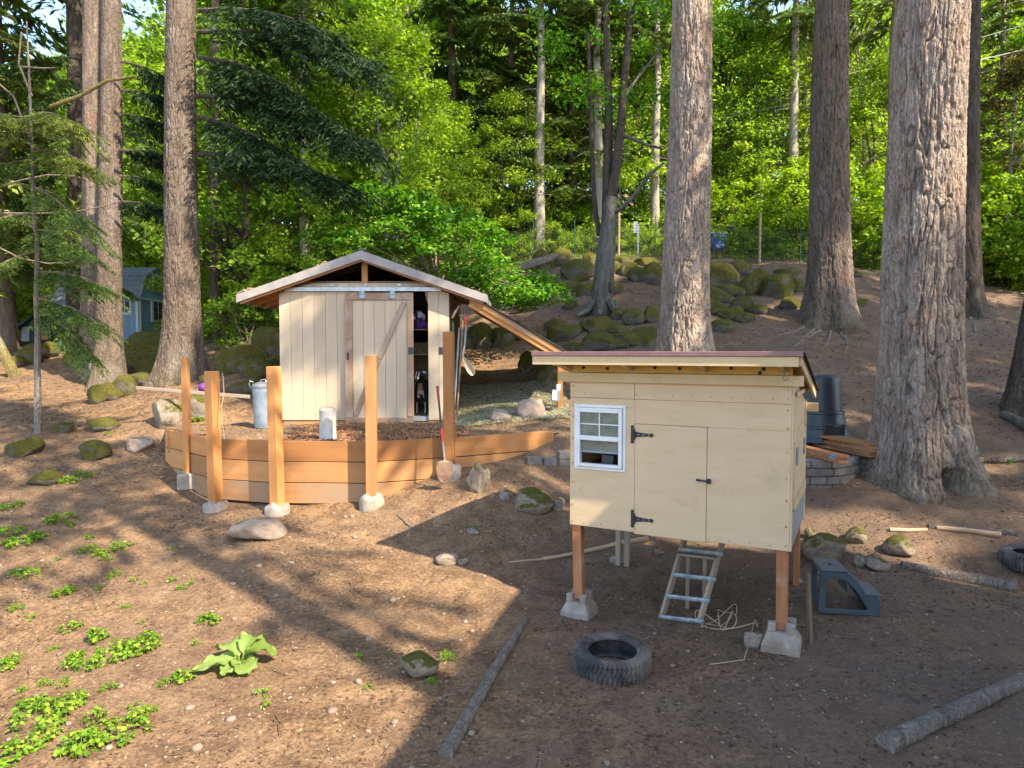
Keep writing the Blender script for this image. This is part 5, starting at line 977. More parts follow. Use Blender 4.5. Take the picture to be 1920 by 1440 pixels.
# soil heap inside tyre and a dry sprig over it
# ------------------------------------------------------------------ step stool
q = G(1578, 1138); ss = thing('step_stool', 'blue-grey plastic two-step stool beside the coop leg', 'stool', q); ra = Matrix.Rotation(-.16, 3, 'Z'); WS = .34
def Sp(x, y, z): return q + ra @ Vector((x, y, z)) + Vector((0, 0, -.01))
outer = [(-.25, 0), (-.25, .1), (-.245, .25), (-.24, .36), (-.23, .4), (-.12, .4), (-.03, .4), (.03, .375), (.09, .325), (.135, .26), (.165, .21), (.21, .2), (.27, .2), (.285, .1), (.29, 0), (.1, 0)]
inner = [(-.19, .045), (-.19, .12), (-.19, .22), (-.19, .3), (-.185, .33), (-.12, .335), (-.04, .325), (.0, .305), (.045, .265), (.085, .215), (.115, .165), (.14, .12), (.165, .09), (.18, .06), (.17, .045), (.08, .045)]
for y0 in (-WS / 2, WS / 2 - .03):
    n = len(outer); v = [Sp(x, y, z) for y in (y0, y0 + .03) for lp in (outer, inner) for x, z in lp]; f = []
    for k in range(n):
        l = (k + 1) % n; f += [(k, l, n + l, n + k), (2 * n + k, 3 * n + k, 3 * n + l, 2 * n + l), (k, 2 * n + k, 2 * n + l, l), (n + k, n + l, 3 * n + l, 3 * n + k)]
    MB().add(v, f).obj('side_frame', m_stool, ss, bevel=.004)
def sbox(nm, lo, hi, m, bev=.01): lo, hi = Vector(lo), Vector(hi); c_ = (lo + hi) / 2; h = (hi - lo) / 2; return MB().obox(Sp(*c_), ra @ Vector((h.x, 0, 0)), ra @ Vector((0, h.y, 0)), (0, 0, h.z)).obj(nm, m, ss, bevel=bev)
tpo = sbox('top_step', (-.255, -.18, .395), (.0, .18, .422), m_stool); MB().obox(Sp(-.128, 0, .4235), ra @ Vector((.115, 0, 0)), ra @ Vector((0, .16, 0)), (0, 0, .003)).obj('tread', m_stoolt, tpo); MB().obox(Sp(-.12, -.02, .428), ra @ Vector((.012, 0, 0)), ra @ Vector((0, .03, 0)), (0, 0, .0015)).obj('hand_slot', m_black, tpo)
lwo = sbox('lower_step', (.13, -.18, .19), (.295, .18, .21), m_stool); MB().obox(Sp(.215, 0, .213), ra @ Vector((.07, 0, 0)), ra @ Vector((0, .16, 0)), (0, 0, .003)).obj('tread', m_stoolt, lwo); sbox('front_panel', (.268, -.16, .0), (.285, .16, .19), m_stool); sbox('riser', (.0, -.14, .2), (.012, .14, .396), m_stool, .003)
# ------------------------------------------------------------------ cord on the ground
pts = []
for a in np.linspace(0, 1, 120):
    an = a * 19; r = .2 + .09 * math.sin(an * .37); c_ = G(1355, 1170); pts.append(Vector((c_.x + r * math.cos(an) * (.75 + .25 * math.sin(a * 9)) + .1 * math.sin(a * 14), c_.y + .17 * math.sin(an * 1.13 + a * 4) + .08 * math.cos(a * 11), 0)))
e = G(1395, 1240); e2 = G(1330, 1248); s_ = pts[-1].copy(); pts += [s_.lerp(e, k / 6) for k in range(1, 7)] + [e.lerp(e2, k / 5) for k in range(1, 6)]
for k_, p_ in enumerate(pts): p_.z = Hs(p_.x, p_.y) + .012 + (.04 * (math.sin(k_ * .35) + 1) if k_ < 115 else 0)
MB().tube(pts, .0045, 5).obj('cord', m_rope, None, True); top(bpy.data.objects['cord'], 'tangled tan cord lying on the soil beside the ladder', 'cord')
# ------------------------------------------------------------------ logs and sticks
def log(pts, r0, r1, m, lb, nm='log', sink=.3, grp=None, n=14):
    g = [G(a, b) for a, b in pts]; k = len(g); L_ = []
    for i in range(k - 1):
        for s in range(4): L_.append(g[i].lerp(g[i + 1], s / 4))
    L_.append(g[-1]); R_ = [r0 + (r1 - r0) * i / (len(L_) - 1) for i in range(len(L_))]
    for i, p_ in enumerate(L_): p_.z = Hs(p_.x, p_.y) + R_[i] * (1 - sink)
    z = np.convolve(np.pad([p_.z for p_ in L_], 2, 'edge'), np.ones(5) / 5, 'valid')
    for p_, zz in zip(L_, z): p_.z = zz
    o = MB().tube(L_, R_, n, True, .05).obj(nm, m, None, True); return top(o, lb, 'log' if r0 > .03 else 'stick', grp)
log([(987, 1160), (955, 1215), (910, 1290), (862, 1375), (835, 1420)], .034, .05, m_log, 'straight grey debarked log running along the edge of the coop shadow', sink=.6)
log([(1930, 1278), (1840, 1320), (1750, 1362), (1660, 1405)], .055, .065, m_log, 'thick smooth grey log lying alone on open shaded soil in front of the stool', sink=.5)
log([(1690, 1062), (1760, 1078), (1830, 1090), (1905, 1105)], .06, .08, m_logd, 'half buried grey log behind the step stool', sink=.9)
log([(1755, 992), (1810, 998), (1877, 1008)], .028, .036, m_logl, 'bare yellowish split log beyond the mossy stones'); log([(1740, 988), (1830, 997), (1905, 1003)], .035, .04, m_logd, 'dark log lying behind the yellowish split log', sink=.7); log([(1668, 996), (1700, 997), (1738, 995)], .025, .02, m_logl, 'short pale stick between mossy stones and split log', 'stick')
log([(1018, 1050), (1080, 1040), (1150, 1024), (1215, 1012)], .02, .03, m_logl, 'long pale stick on the soil behind the front coop leg', 'stick'); log([(955, 1055), (985, 1052), (1018, 1050)], .01, .012, m_logl, 'thin twig on the shaded soil left of the coop', 'stick')
log([(1882, 782), (1905, 795), (1935, 812)], .07, .09, m_logd, 'dark round log beside the trunk with mossy foot'); log([(1822, 868), (1870, 868), (1930, 864)], .05, .05, m_logd, 'reddish half buried log at the foot of the massive fir')
log([(745, 965), (765, 985), (778, 992)], .012, .01, m_twig, 'thin root-like twig below the plank wall', 'stick')
# ------------------------------------------------------------------ paver walls and lumber
pw = thing('paver_wall', 'low curved wall of stacked grey paver blocks under the lumber pile', 'wall', G(1545, 918)); base = [G(1500, 918), G(1545, 918), G(1585, 908), G(1612, 890)]; rs_ = random.Random(8)
ln = resample([(p_.x, p_.y) for p_ in base], 60)
dcum = np.concatenate([[0], np.cumsum(np.linalg.norm(np.diff(ln, axis=0), axis=1))])
for r in range(4):
    s = -.12 if r % 2 else 0
    while s < dcum[-1] - .08:
        w = rs_.uniform(.2, .3); m0 = max(0, s); m1 = min(dcum[-1], s + w); 
        if m1 - m0 > .05:
            a = Vector((np.interp(m0, dcum, ln[:, 0]), np.interp(m0, dcum, ln[:, 1]), 0)); c_ = Vector((np.interp(m1, dcum, ln[:, 0]), np.interp(m1, dcum, ln[:, 1]), 0)); d = (c_ - a).normalized(); z = base[0].z - .05 + r * .112 + .056
            nn_ = Vector((-d.y, d.x, 0)); cc = (a + c_) / 2 + nn_ * (.1 + rs_.uniform(-.012, .012)) + Vector((0, 0, z)); MB().obox(cc, (c_ - a) / 2 - d * .004, nn_ * .1, (0, 0, .052)).obj('paver_block', m_paver, pw, bevel=.009)
        s += w
pz = base[0].z - .05 + 4 * .112
# ground behind the pavers
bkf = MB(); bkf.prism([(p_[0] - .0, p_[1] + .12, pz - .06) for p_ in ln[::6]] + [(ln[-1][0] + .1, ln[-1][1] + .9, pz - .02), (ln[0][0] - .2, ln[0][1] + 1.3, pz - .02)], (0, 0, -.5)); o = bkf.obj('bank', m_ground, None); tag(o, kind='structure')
def lum(x0, y0, x1, y1, Y, z, m, lb, w=.14): pass
zt_ = pz + .02; lA, lB = at_z(1518, 822, zt_ + .17), at_z(1632, 846, zt_ + .17); dl_ = (lB - lA).normalized(); nl_ = Vector((-dl_.y, dl_.x, 0)); rs_ = random.Random(6)
def lumber(endpx, endpy, z, L_, off, m, lb, grp, tagged=False, w=.235, sk=0):
    e0 = at_z(1634 if endpx > 1600 else 1590, 848 if endpx > 1600 else 858, zt_ + .06); e = Vector((e0.x, e0.y, z)) + dl_ * (endpx - (1634 if endpx > 1600 else 1588)) * .006; d2 = (dl_ + nl_ * sk).normalized(); n2 = Vector((-d2.y, d2.x, 0)); o = beam('cedar_board', e - d2 * L_ + n2 * off, e + n2 * off, w, .036, m, None, roll=rs_.uniform(-.02, .02)); tag(o, lb, 'board', grp)
    if tagged: MB().obox(e + n2 * off - n2 * (w / 2 + .001) - d2 * .12, d2 * .05, n2 * .0015, (0, 0, .014)).obj('blue_tag', m_bluetag, o)
RB = 'reddish cedar board stacked in the lumber pile on the pavers'
for k_, (ex, ey) in enumerate(((1633, 862), (1630, 855), (1638, 848), (1636, 841))): lumber(ex, ey, zt_ + k_ * .0375, 1.5 + rs_.uniform(-.1, .1), .1, (m_leg, m_cedar_d)[k_ % 2], RB, 'stacked cedar boards', sk=rs_.uniform(-.04, .04))
lumber(1628, 833, zt_ + 4 * .0375, 1.6, .12, m_cedar, 'topmost wide orange cedar board of the lumber pile by the massive fir', None, w=.28, sk=.06)
for k_, (ex, ey) in enumerate(((1588, 866), (1585, 859), (1590, 851))): lumber(ex, ey, zt_ + .002 + k_ * .0375, 1.1, -.06, m_leg, 'short cedar board in the lower front stack of the lumber pile' if k_ == 0 else 'short cedar board with blue tag in the lower front stack of the lumber pile', 'front stack boards', k_ > 0, .14)
pl = thing('paver_edging', 'short row of pavers edging the slope behind the coop window side', 'edging', G(1030, 880))
for k_, (a, b) in enumerate(((1002, 868), (1034, 870), (1062, 872))):
    g = G(a, b); MB().obox(g + Vector((0, .05, .03)), (.115, .01, 0), (-.01, .08, 0), (0, 0, .055)).obj('paver_block', m_paver, pl, bevel=.01)
    if k_ == 2: MB().obox(g + Vector((-.02, .05, .145)), (.1, .01, 0), (-.01, .08, 0), (0, 0, .055)).obj('paver_block', m_paver, pl, bevel=.01)
# ------------------------------------------------------------------ compost bin
c = P(1533, 806, 10.6); c.z = Hs(c.x, c.y) - .02; cbn = thing('compost_bin', 'black plastic compost bin with open top behind the coop', 'bin', c)
h_ = P(1533, 704, 10.6).z - c.z
MB().lathe([(.46, 0), (.45, .06), (.44, .07), (.42, .2), (.43, .21), (.425, .24), (.4, .25), (.37, .42), (.38, .43), (.375, .46), (.35, .47), (.31, h_ - .09), (.305, h_ - .04), (.28, h_), (.25, h_ + .01), (.235, h_ - .01), (.22, h_ - .06), (.19, h_ - .1), (0, h_ - .12)], c, 40).obj('bin_body', m_bin, cbn, True)
hh = MB().obox(c + Vector((.06, -.425, .17)), (.16, .0, 0), (0, .012, 0), (0, 0, .12)).obj('hatch', m_bin, cbn, bevel=.01); MB().obox(c + Vector((.1, -.44, .26)), (.05, 0, 0), (0, .012, 0), (0, 0, .014)).obj('hatch_handle', m_stoolt, hh, bevel=.004)
# ------------------------------------------------------------------ stones and boulders
ROCK = []
for k in range(9):
    bm = bmesh.new(); bmesh.ops.create_icosphere(bm, subdivisions=5 if k < 5 else 4, radius=1); co = np.array([v.co[:] for v in bm.verts]); rs = np.random.RandomState(k + 40)
    d = np.ones(len(co))
    for j in range(11):                # flattened facets
        n = rdir(rs, 1)[0]; h = rs.uniform(.6, .93); pr = co @ n; d = np.minimum(d, np.where(pr > .05, h / np.maximum(pr, .05), 9))
    d = np.clip(d, .5, 1.15) ** .9; d *= 1 + .1 * fbm(co * 1.5 + k * 7, 3, k) + .035 * fbm(co * 6 + k, 3, k + 5)
    co = co * d[:, None]
    co /= np.abs(co).max(0)
    for v, c in zip(bm.verts, co): v.co = c
    me = bpy.data.meshes.new('stone'); bm.to_mesh(me); bm.free(); me.polygons.foreach_set('use_smooth', [True] * len(me.polygons)); me.materials.append(m_rock); ROCK.append(me)
rk = random.Random(12)
def rock(px, py, w, h, m=m_rock_m, lb=None, grp=None, name='boulder', dep=.8, var=None, Y=None, rz=None, sink=.18):
    g = G(px, py) if Y is None else P(px, py, Y); s = g.y / F * (1.16 if grp else 1); W_, H_ = w * s * (rk.uniform(.85, 1.2) if grp else 1), h * s * (rk.uniform(.7, .95) if grp else 1)
    o = link(bpy.data.objects.new(name, ROCK[var if var is not None else rk.randrange(9)])); o.material_slots[0].link = 'OBJECT'; o.material_slots[0].material = m
    zr = H_ * (1 + sink) / 2; o.location = (g.x, g.y + W_ * dep * .42, g.z + H_ - zr); o.scale = (W_ / 2, W_ / 2 * dep, zr); o.rotation_euler = (rk.uniform(-.12, .12), rk.uniform(-.12, .12), rk.choice([0, math.pi]) + rk.uniform(-.3, .3) if rz is None else rz)
    return tag(o, lb, 'rock', grp)
# single stones with looks of their own
rock(480, 1018, 118, 44, m_pale, 'long tilted yellowish stone on the sunlit soil below the posts', name='stone', var=7, dep=.5, rz=.25); rock(895, 928, 52, 60, m_rock_h, 'upright mossy stone below the tallest cedar post', name='stone', var=1, dep=.7)
rock(783, 1277, 78, 52, m_rock_h, 'rounded greenish stone on the sunlit soil beside the coop shadow', name='stone', var=3); rock(836, 1062, 50, 24, m_pale, 'pale cracked chunk of concrete at the edge of the coop shadow', name='stone', var=4)
rock(255, 850, 56, 32, m_pale, 'bare pale flat stone left of the plank wall', name='stone', var=0); rock(305, 808, 68, 74, m_rock_h, 'large lichen-covered stone at the left end of the plank wall', name='boulder', var=3); rock(365, 785, 80, 46, m_rock_h, 'mossy stone behind the slim cedar post', name='boulder', var=5)
rock(1418, 1217, 46, 28, m_pale, 'pinkish rounded stone beside the right pier block', name='stone', var=6); rock(1697, 1048, 62, 40, m_rock_h, 'oval green-topped stone beyond the step stool', name='stone', var=7); rock(1560, 1060, 88, 62, m_rock_h, 'largest mossy stone behind the step stool', name='stone', var=3); rock(1610, 1022, 46, 32, m_rock_h, 'small mossy stone behind the largest stone by the stool', name='stone'); rock(1652, 1072, 48, 28, m_rock, 'flat angular grey stone between stool and oval stone', name='stone', var=2); rock(1525, 1012, 26, 24, m_rock_h, 'small green stone against the rear coop leg', name='stone'); rock(1615, 1065, 22, 26, m_rock, 'small brown stone next to the stool step', name='stone')
rock(1000, 965, 84, 46, m_rock_h, 'broad grey stone in the coop shadow left of the coop', name='stone', var=2); rock(948, 940, 24, 20, m_rock, 'small stone left of the broad grey stone', name='stone'); rock(1048, 960, 26, 32, m_rock, 'small dark stone touching the coop wall line', name='stone'); rock(888, 1003, 26, 14, m_rock, 'round grey cobble alone in the coop shadow', name='stone'); rock(866, 1060, 26, 14, m_rock, 'small grey cobble beside the concrete chunk', name='stone')
rock(1000, 786, 62, 38, m_pale, 'rounded tan stone behind the coop window side', name='stone', var=6); rock(938, 790, 44, 22, m_pale, 'low tan stone on the straw right of the shed', name='stone'); rock(1236, 1042, 22, 12, m_pale, 'small tan stone under the coop', name='stone')
rock(1157, 1058, 30, 14, m_conc, 'flat whitish slab under the rear left coop legs', name='stone', var=4); rock(1498, 1096, 20, 14, m_conc, 'broken whitish block under the rear right coop legs', name='stone', var=4)
rock(70, 912, 62, 28, m_rock_m, 'low mossy stone on the open left slope', name='stone'); rock(180, 812, 66, 36, m_rock_m, 'rounded mossy stone near the thin sapling', name='stone', var=3); rock(165, 866, 62, 40, m_rock_m, 'mossy stone pair member left of the bare pale stone', name='stone'); rock(30, 858, 70, 36, m_rock_m, 'broad mossy hump below the sapling', name='stone'); rock(110, 815, 44, 26, m_rock_m, 'small mossy stone at the sapling foot', name='stone')
# boulders in sets
SETL = 'mossy boulder around the feet of the left firs'
for a in ((262, 705, 84, 100), (225, 745, 44, 45), (255, 728, 48, 30), (180, 758, 56, 40), (205, 752, 30, 28), (270, 712, 44, 42), (150, 705, 36, 50), (130, 690, 34, 36), (40, 685, 44, 40), (85, 672, 36, 36), (55, 672, 40, 30), (20, 690, 30, 34), (385, 720, 30, 24), (330, 700, 30, 30)): rock(*a, m_rock_m, SETL, 'boulders by the left firs')
SET2 = 'mossy boulder on the slope between the tall brown fir and the shed'
for a in ((440, 700, 84, 66), (470, 712, 60, 44), (500, 668, 60, 54), (505, 690, 40, 26), (420, 705, 40, 34), (455, 740, 60, 26), (415, 668, 36, 24), (430, 610, 40, 18)): rock(*a, m_rock_m, SET2, 'boulders left of the shed')
SET3 = 'mossy boulder in the low row between the shed and the coop roof'
for a in ((905, 655, 54, 60), (940, 655, 42, 44), (965, 640, 40, 38), (1060, 640, 66, 34), (1043, 620, 56, 30), (1120, 625, 66, 34), (1158, 630, 40, 26), (1130, 660, 60, 36), (1180, 652, 62, 46), (1215, 650, 48, 42), (1190, 610, 36, 34), (1222, 606, 34, 34), (1160, 600, 32, 24), (1075, 662, 40, 22), (1100, 664, 40, 24), (1000, 690, 26, 34), (988, 700, 30, 40), (1030, 720, 44, 52), (1015, 695, 40, 34), (1160, 655, 44, 32)): rock(*a, m_rock_m, SET3, 'boulders between shed and coop')
SET4 = 'grey-green boulder in the rockery up the slope around the hardwood tree'
for a in ((1085, 530, 60, 48), (1040, 545, 50, 30), (1070, 550, 44, 28), (1020, 510, 44, 44), (1050, 500, 56, 44), (1110, 500, 36, 34), (1170, 500, 40, 28), (1200, 530, 44, 34), (1222, 535, 44, 44), (1155, 552, 36, 30), (1100, 556, 40, 26), (1003, 575, 44, 24), (985, 585, 40, 22), (1135, 540, 30, 30), (1180, 520, 40, 30), (1215, 500, 40, 22), (1150, 510, 30, 24), (990, 560, 36, 24), (1070, 580, 30, 18)): rock(*a, m_rock_m, SET4, 'rockery boulders')
SET5 = 'big mossy boulder stacked between the two straight firs'
for a in ((1355, 548, 64, 66), (1388, 520, 46, 48), (1370, 560, 54, 40), (1412, 555, 42, 44), (1462, 560, 56, 60), (1435, 550, 40, 50), (1345, 590, 40, 34), (1375, 600, 44, 28), (1400, 585, 50, 30), (1352, 570, 44, 36), (1480, 520, 44, 24), (1500, 548, 40, 28), (1330, 560, 30, 50), (1425, 590, 40, 22), (1355, 625, 50, 30), (1400, 605, 40, 18), (1615, 575, 36, 18), (1607, 520, 30, 16), (1485, 580, 40, 24)): rock(*a, m_rock_m, SET5, 'boulders between the straight firs')
for a in ((1015, 500, 56, 38, .25), (985, 508, 40, 34, .5)):   # bleached stumps on top of the rockery
    pass
st_ = G(1010, 512); sl = MB().tube([st_ + Vector((-.7, 0, .1)), st_ + Vector((-.2, 0, .3)), st_ + Vector((.4, .1, .5)), st_ + Vector((.65, .1, .6))], [.13, .15, .13, .07], 12, True, .12).obj('stump_log', m_log, None, True); top(sl, 'bleached fallen log on top of the rockery beside the vine maple', 'log')
# far trunk pieces and the fallen dark log by the bushes
lg = G(1380, 470, 80); a = P(1364, 428, 26.5); c = P(1425, 436, 26.5); top(MB().tube([a, a.lerp(c, .5) + Vector((0, 0, -.05)), c], [.16, .15, .12], 10, True, .08).obj('fallen_log', m_barkd, None, True), 'dark sawn log propped in the bushes above the big boulders', 'log')
MB_ = MB().tube([P(1375, 432, 26.6), P(1372, 470, 26.6)], .06, 6).tube([P(1418, 436, 26.6), P(1420, 472, 26.6)], .06, 6).obj('log_prop', m_barkd, bpy.data.objects['fallen_log'], True)
# ------------------------------------------------------------------ wire fence with posts, sign, blue bin
fp = [(905, 478), (1000, 480), (1077, 484), (1160, 484), (1228, 484), (1330, 484), (1424, 494), (1500, 496), (1640, 503), (1760, 505), (1840, 508), (1940, 512)]
fe = thing('wire_fence', 'dark wire mesh fence on thin posts along the top of the slope', 'fence', G(1300, 486)); FG = []
for px_, py_ in fp:
    g = P(px_, py_, 24.6 if px_ < 1500 else 24.2); g.z = Hs(g.x, g.y); FG.append(g)
for k, g in enumerate(FG):
    px_ = fp[k][0]; hgt = 1.55 if px_ not in (1160, 1424) else 1.75; r = .045 if px_ in (1160, 1424, 1760) else .018
    MB().tube([g + Vector((0, 0, -.3)), g + Vector((0, 0, hgt))], r, 7).obj('fence_post', m_grey if r > .03 else m_gpost, fe, True)
for a, c in zip(FG[:-1], FG[1:]):
    w = MB(); L_ = (c - a).length; n = int(L_ / .1); dvec = (c - a)
    for j in range(n + 1):
        p_ = a + dvec * (j / n); w.add([p_ + Vector((-.0035, 0, 0)), p_ + Vector((.0035, 0, 0)), p_ + Vector((.0035, 0, 1.25)), p_ + Vector((-.0035, 0, 1.25))], [(0, 1, 2, 3)])
    for z in np.arange(.03, 1.26, .1): w.add([a + Vector((0, 0, z - .0035)), c + Vector((0, 0, z - .0035)), c + Vector((0, 0, z + .0035)), a + Vector((0, 0, z + .0035))], [(0, 1, 2, 3)])
    o = w.obj('wire_mesh', m_wire, fe, fixn=False); o['kind'] = 'stuff'
s = P(1196, 484, 25.5); s.z = Hs(s.x, s.y); sg = thing('marker_post', 'slim white marker post with small white plate behind the wire fence', 'sign', s); MB().box((s.x - .025, s.y - .02, s.z - .3), (s.x + .025, s.y + .02, P(1196, 420, 25.5).z)).obj('post', m_white, sg); MB().box((P(1191, 0, 25.5).x, s.y - .035, P(0, 437, 25.5).z), (P(1199, 0, 25.5).x, s.y - .021, P(0, 416, 25.5).z)).obj('plate', m_white, sg, bevel=.004)
c = P(1347, 462, 26); t = thing('blue_tub', 'blue plastic tub with white patches beyond the fence by the straight grey fir', 'tub', (c.x, c.y, Hs(c.x, c.y)))
MB().lathe([(0, 0), (.24, 0), (.3, .5), (.33, .52), (.33, .56), (.29, .56), (.27, .5), (0, .1)], (c.x, c.y, P(1347, 467, 26).z), 24).obj('tub_body', m_bluebin, t, True); MB().lathe([(.31, .57), (.34, .57), (.33, .61), (0, .66)], (c.x, c.y, P(1347, 467, 26).z), 24).obj('lid', m_white, t, True); MB().box((c.x - .35, c.y - .3, Hs(c.x, c.y) - .2), (c.x + .35, c.y + .3, P(1347, 467, 26).z)).obj('stand', m_barkd, t)
# dark picket fence at the right
pf = thing('picket_fence', 'low dark board fence at the foot of the bright bushes', 'fence', G(1880, 552)); A_, B_ = G(1826, 530), G(1960, 552)
for j in range(26):
    p_ = A_.lerp(B_, j / 25); p_.z = Hs(p_.x, p_.y); MB().box((p_.x - .065, p_.y - .012, p_.z - .1), (p_.x + .065, p_.y + .012, p_.z + .42 + .03 * math.sin(j * 5))).obj('picket', m_barkd, pf)
for z in (.12, .33): beam('rail', A_ + Vector((0, .03, z)), B_ + Vector((0, .03, z)), .03, .06, m_barkd, pf)
# ------------------------------------------------------------------ overhead cables on poles
def pole(x, y, lb):
    z = Hs(x, y); t = thing('utility_pole', lb, 'pole', (x, y, z)); MB().tube([(x, y, z - .5), (x, y, 16)], [.16, .12], 10).obj('mast', m_barkd, t, True); MB().box((x - .06, y - 1, 15), (x + .06, y + 1, 15.15)).obj('crossarm', m_barkd, t)
a, c = P(700, 352, 31), P(2150, 38, 29); pole(a.x, a.y, 'wooden utility pole hidden in the wood behind the shed'); pole(c.x, c.y, 'wooden utility pole beyond the bright bushes at the right')
for k, (x0, y0, x1, y1, Y) in enumerate(((700, 352, 2150, 38, 30), (1000, 285, 2150, -20, 32), (700, 330, 2150, 75, 33))):
    p0, p1 = P(x0, y0, Y), P(x1, y1, Y - 2); top(MB().tube([p0.lerp(p1, s / 24) + Vector((0, 0, -.25 * math.sin(math.pi * s / 24))) for s in range(25)], .018 if k == 0 else .012, 5).obj('overhead_cable', m_cable, None, True), ('thicker pale overhead cable crossing in front of the wood', 'upper thin overhead cable crossing in front of the wood', 'lower thin overhead cable crossing in front of the wood')[k], 'cable')
# ------------------------------------------------------------------ blue gambrel house and green A-frame hut
HX, HY, HZ = P(255, 650, 27.5).x, 27.5, 0
bz = P(0, 662, 27.5).z - .3
bh = thing('gambrel_cottage', 'small blue gambrel-roofed cottage behind the left firs', 'cottage', (P(230, 650, 29).x, 29, bz))
# gable end faces right-front: ridge runs left-right, corner at px 260
cx = P(262, 640, 27.5).x; U_ = Vector((.03, 1, 0)).normalized(); V_ = Vector((-1, .03, 0)).normalized(); Cc = Vector((cx, 27.5, 0)); GW = 2.6; LW = 3.4
def hq(u, v, z): return Cc + U_ * u + V_ * v + Vector((0, 0, z))
zw = P(0, 560, 27.5).z; z1 = P(0, 518, 27.9).z; z2 = P(0, 507, 28.5).z
gp = [(0, bz), (GW, bz), (GW, zw), (GW - .42, z1), (GW / 2, z2 + .12), (.42, z1), (0, zw)]
MB().prism([hq(u, 0, z) for u, z in gp], V_ * LW).obj('wall', m_blue, bh)
def slope_(a, c, nm, m):
    (u0, z0), (u1, z1_) = a, c; n = Vector((-(z1_ - z0), u1 - u0)); n.normalize(); off = U_ * n.x * .04 + Vector((0, 0, n.y * .04))
    for j in range(5):
        f0, f1 = j / 5, min(1, (j + 1.15) / 5); p0 = hq(u0 + (u1 - u0) * f0, -.12, z0 + (z1_ - z0) * f0) + off * 1.3; p1 = hq(u0 + (u1 - u0) * f1, -.12, z0 + (z1_ - z0) * f1) + off
        MB().prism([p0, p1, p1 - off * .6, p0 - off * .6], V_ * (LW + .24)).obj('shingle_course', m, bh)
slope_((-.06, zw - .1), (.42, z1), 'a', m_blroof); slope_((.42, z1), (GW / 2, z2 + .12), 'b', m_blroof); slope_((GW + .06, zw - .1), (GW - .42, z1), 'a', m_blroof); slope_((GW - .42, z1), (GW / 2, z2 + .12), 'b', m_blroof)
def hstrip(p0, p1, w=.09, nm='trim_board'): beam(nm, p0 - V_ * .03, p1 - V_ * .03, .04, w, m_bluet, bh, (0, 0, 1) if abs((p1 - p0).z) < (p1 - p0).length * .9 else U_)
for (u0, a0), (u1, a1) in (((0, zw), (.42, z1)), ((.42, z1), (GW / 2, z2 + .1)), ((GW / 2, z2 + .1), (GW - .42, z1)), ((GW - .42, z1), (GW, zw)), ((.05, zw + .02), (GW - .05, zw + .02)), ((.05, bz), (.05, zw)), ((GW - .05, bz), (GW - .05, zw))): hstrip(hq(u0, 0, a0), hq(u1, 0, a1))
beam('trim_board', hq(-.03, .06, bz), hq(-.03, .06, zw - .1), .04, .1, m_bluet, bh, V_)
def win(u, z, w, h, side=False):
    c_ = hq(u, -.03, z) if not side else hq(-.03, u, z); ax = U_ if not side else V_; nn = V_ if not side else U_
    f_ = MB().obox(c_, ax * w / 2, nn * .03, (0, 0, h / 2)).obj('window', m_bluet, bh)
    for s in (-1, 1): MB().obox(c_ + ax * s * w * .2 - nn * .035, ax * w * .155, nn * .004, (0, 0, h / 2 - .09)).obj('pane', m_glassk, f_)
win(1.3, P(0, 531, 28.8).z, .62, .72); win(1.3, P(0, 583, 28.8).z, .9, .95); win(.55, P(0, 577, 28).z, .55, .62, True); win(2.4, P(0, 585, 28).z, .6, .5, True)
# door-side details end; dark green hut
gh = thing('a_frame_hut', 'small dark green A-frame hut with grey panels at the left edge of the wood', 'hut', P(66, 642, 25)); Yh = 25
def hp2(px, py, y=0): q = P(px, py, Yh); return Vector((q.x, Yh + y, q.z))
MB().prism([hp2(38, 640), hp2(38, 611), hp2(67, 592), hp2(95, 608), hp2(95, 640)], (0, 2, 0)).obj('wall', m_green, gh); MB().prism([hp2(33, 614, -.2), hp2(67, 590, -.2), hp2(67, 594, -.2), hp2(34, 618, -.2)], (0, 2.4, 0)).obj('roof_slope', m_green, gh); MB().prism([hp2(67, 590, -.2), hp2(100, 609, -.2), hp2(99, 613, -.2), hp2(67, 594, -.2)], (0, 2.4, 0)).obj('roof_slope', m_green, gh)
MB().prism([hp2(41, 640, -.03), hp2(41, 613, -.03), hp2(56, 613, -.03), hp2(56, 640, -.03)], (0, .028, 0)).obj('grey_panel', m_greyb, gh); MB().prism([hp2(75, 626, -.03), hp2(75, 613, -.03), hp2(95, 613, -.03), hp2(95, 626, -.03)], (0, .028, 0)).obj('grey_panel', m_greyb, gh); MB().prism([hp2(72, 637, -.03), hp2(72, 628, -.03), hp2(90, 628, -.03), hp2(90, 637, -.03)], (0, .028, 0)).obj('hatch', m_leg, gh)
beam('prop', hp2(22, 645, -.3), hp2(40, 612, -.3), .08, .1, m_green, gh); MB().box(hp2(5, 645, -.2), hp2(16, 606, .1)).obj('side_post', m_green, gh)
# ------------------------------------------------------------------ weeds, burdock, ferns
def weed(seed, n, R, leaf):
    rs = np.random.RandomState(seed); p, a, nn, l = [], [], [], []; mb = MB()
    for k in range(n):
        r = R * math.sqrt(rs.uniform(0, 1)); th = rs.uniform(0, 6.28); h = rs.uniform(.3, 1) * leaf * 2.2 * (1.1 - .6 * r / R); q = np.array([r * math.cos(th), r * math.sin(th), h])
        for j in range(4):
            b = rs.uniform(0, 6.28); dv = np.array([math.cos(b), math.sin(b), -.25]); p.append(q + dv * leaf * .5); a.append(dv); nn.append(np.array([0, 0, 1]) + rs.normal(size=3) * .35); l.append(leaf * rs.uniform(.6, 1.15))
        mb.tube([(q[0] * .9, q[1] * .9, -.02), tuple(q)], .0025, 3, False)
    l = np.array(l); sl = (.85, .6, .4)[seed % 3]; v, f = leaves(np.array(p), np.array(a), np.array(nn), l * (1 + (.85 - sl)), l * sl, seed, .12); return v, f, mb
WEED = []
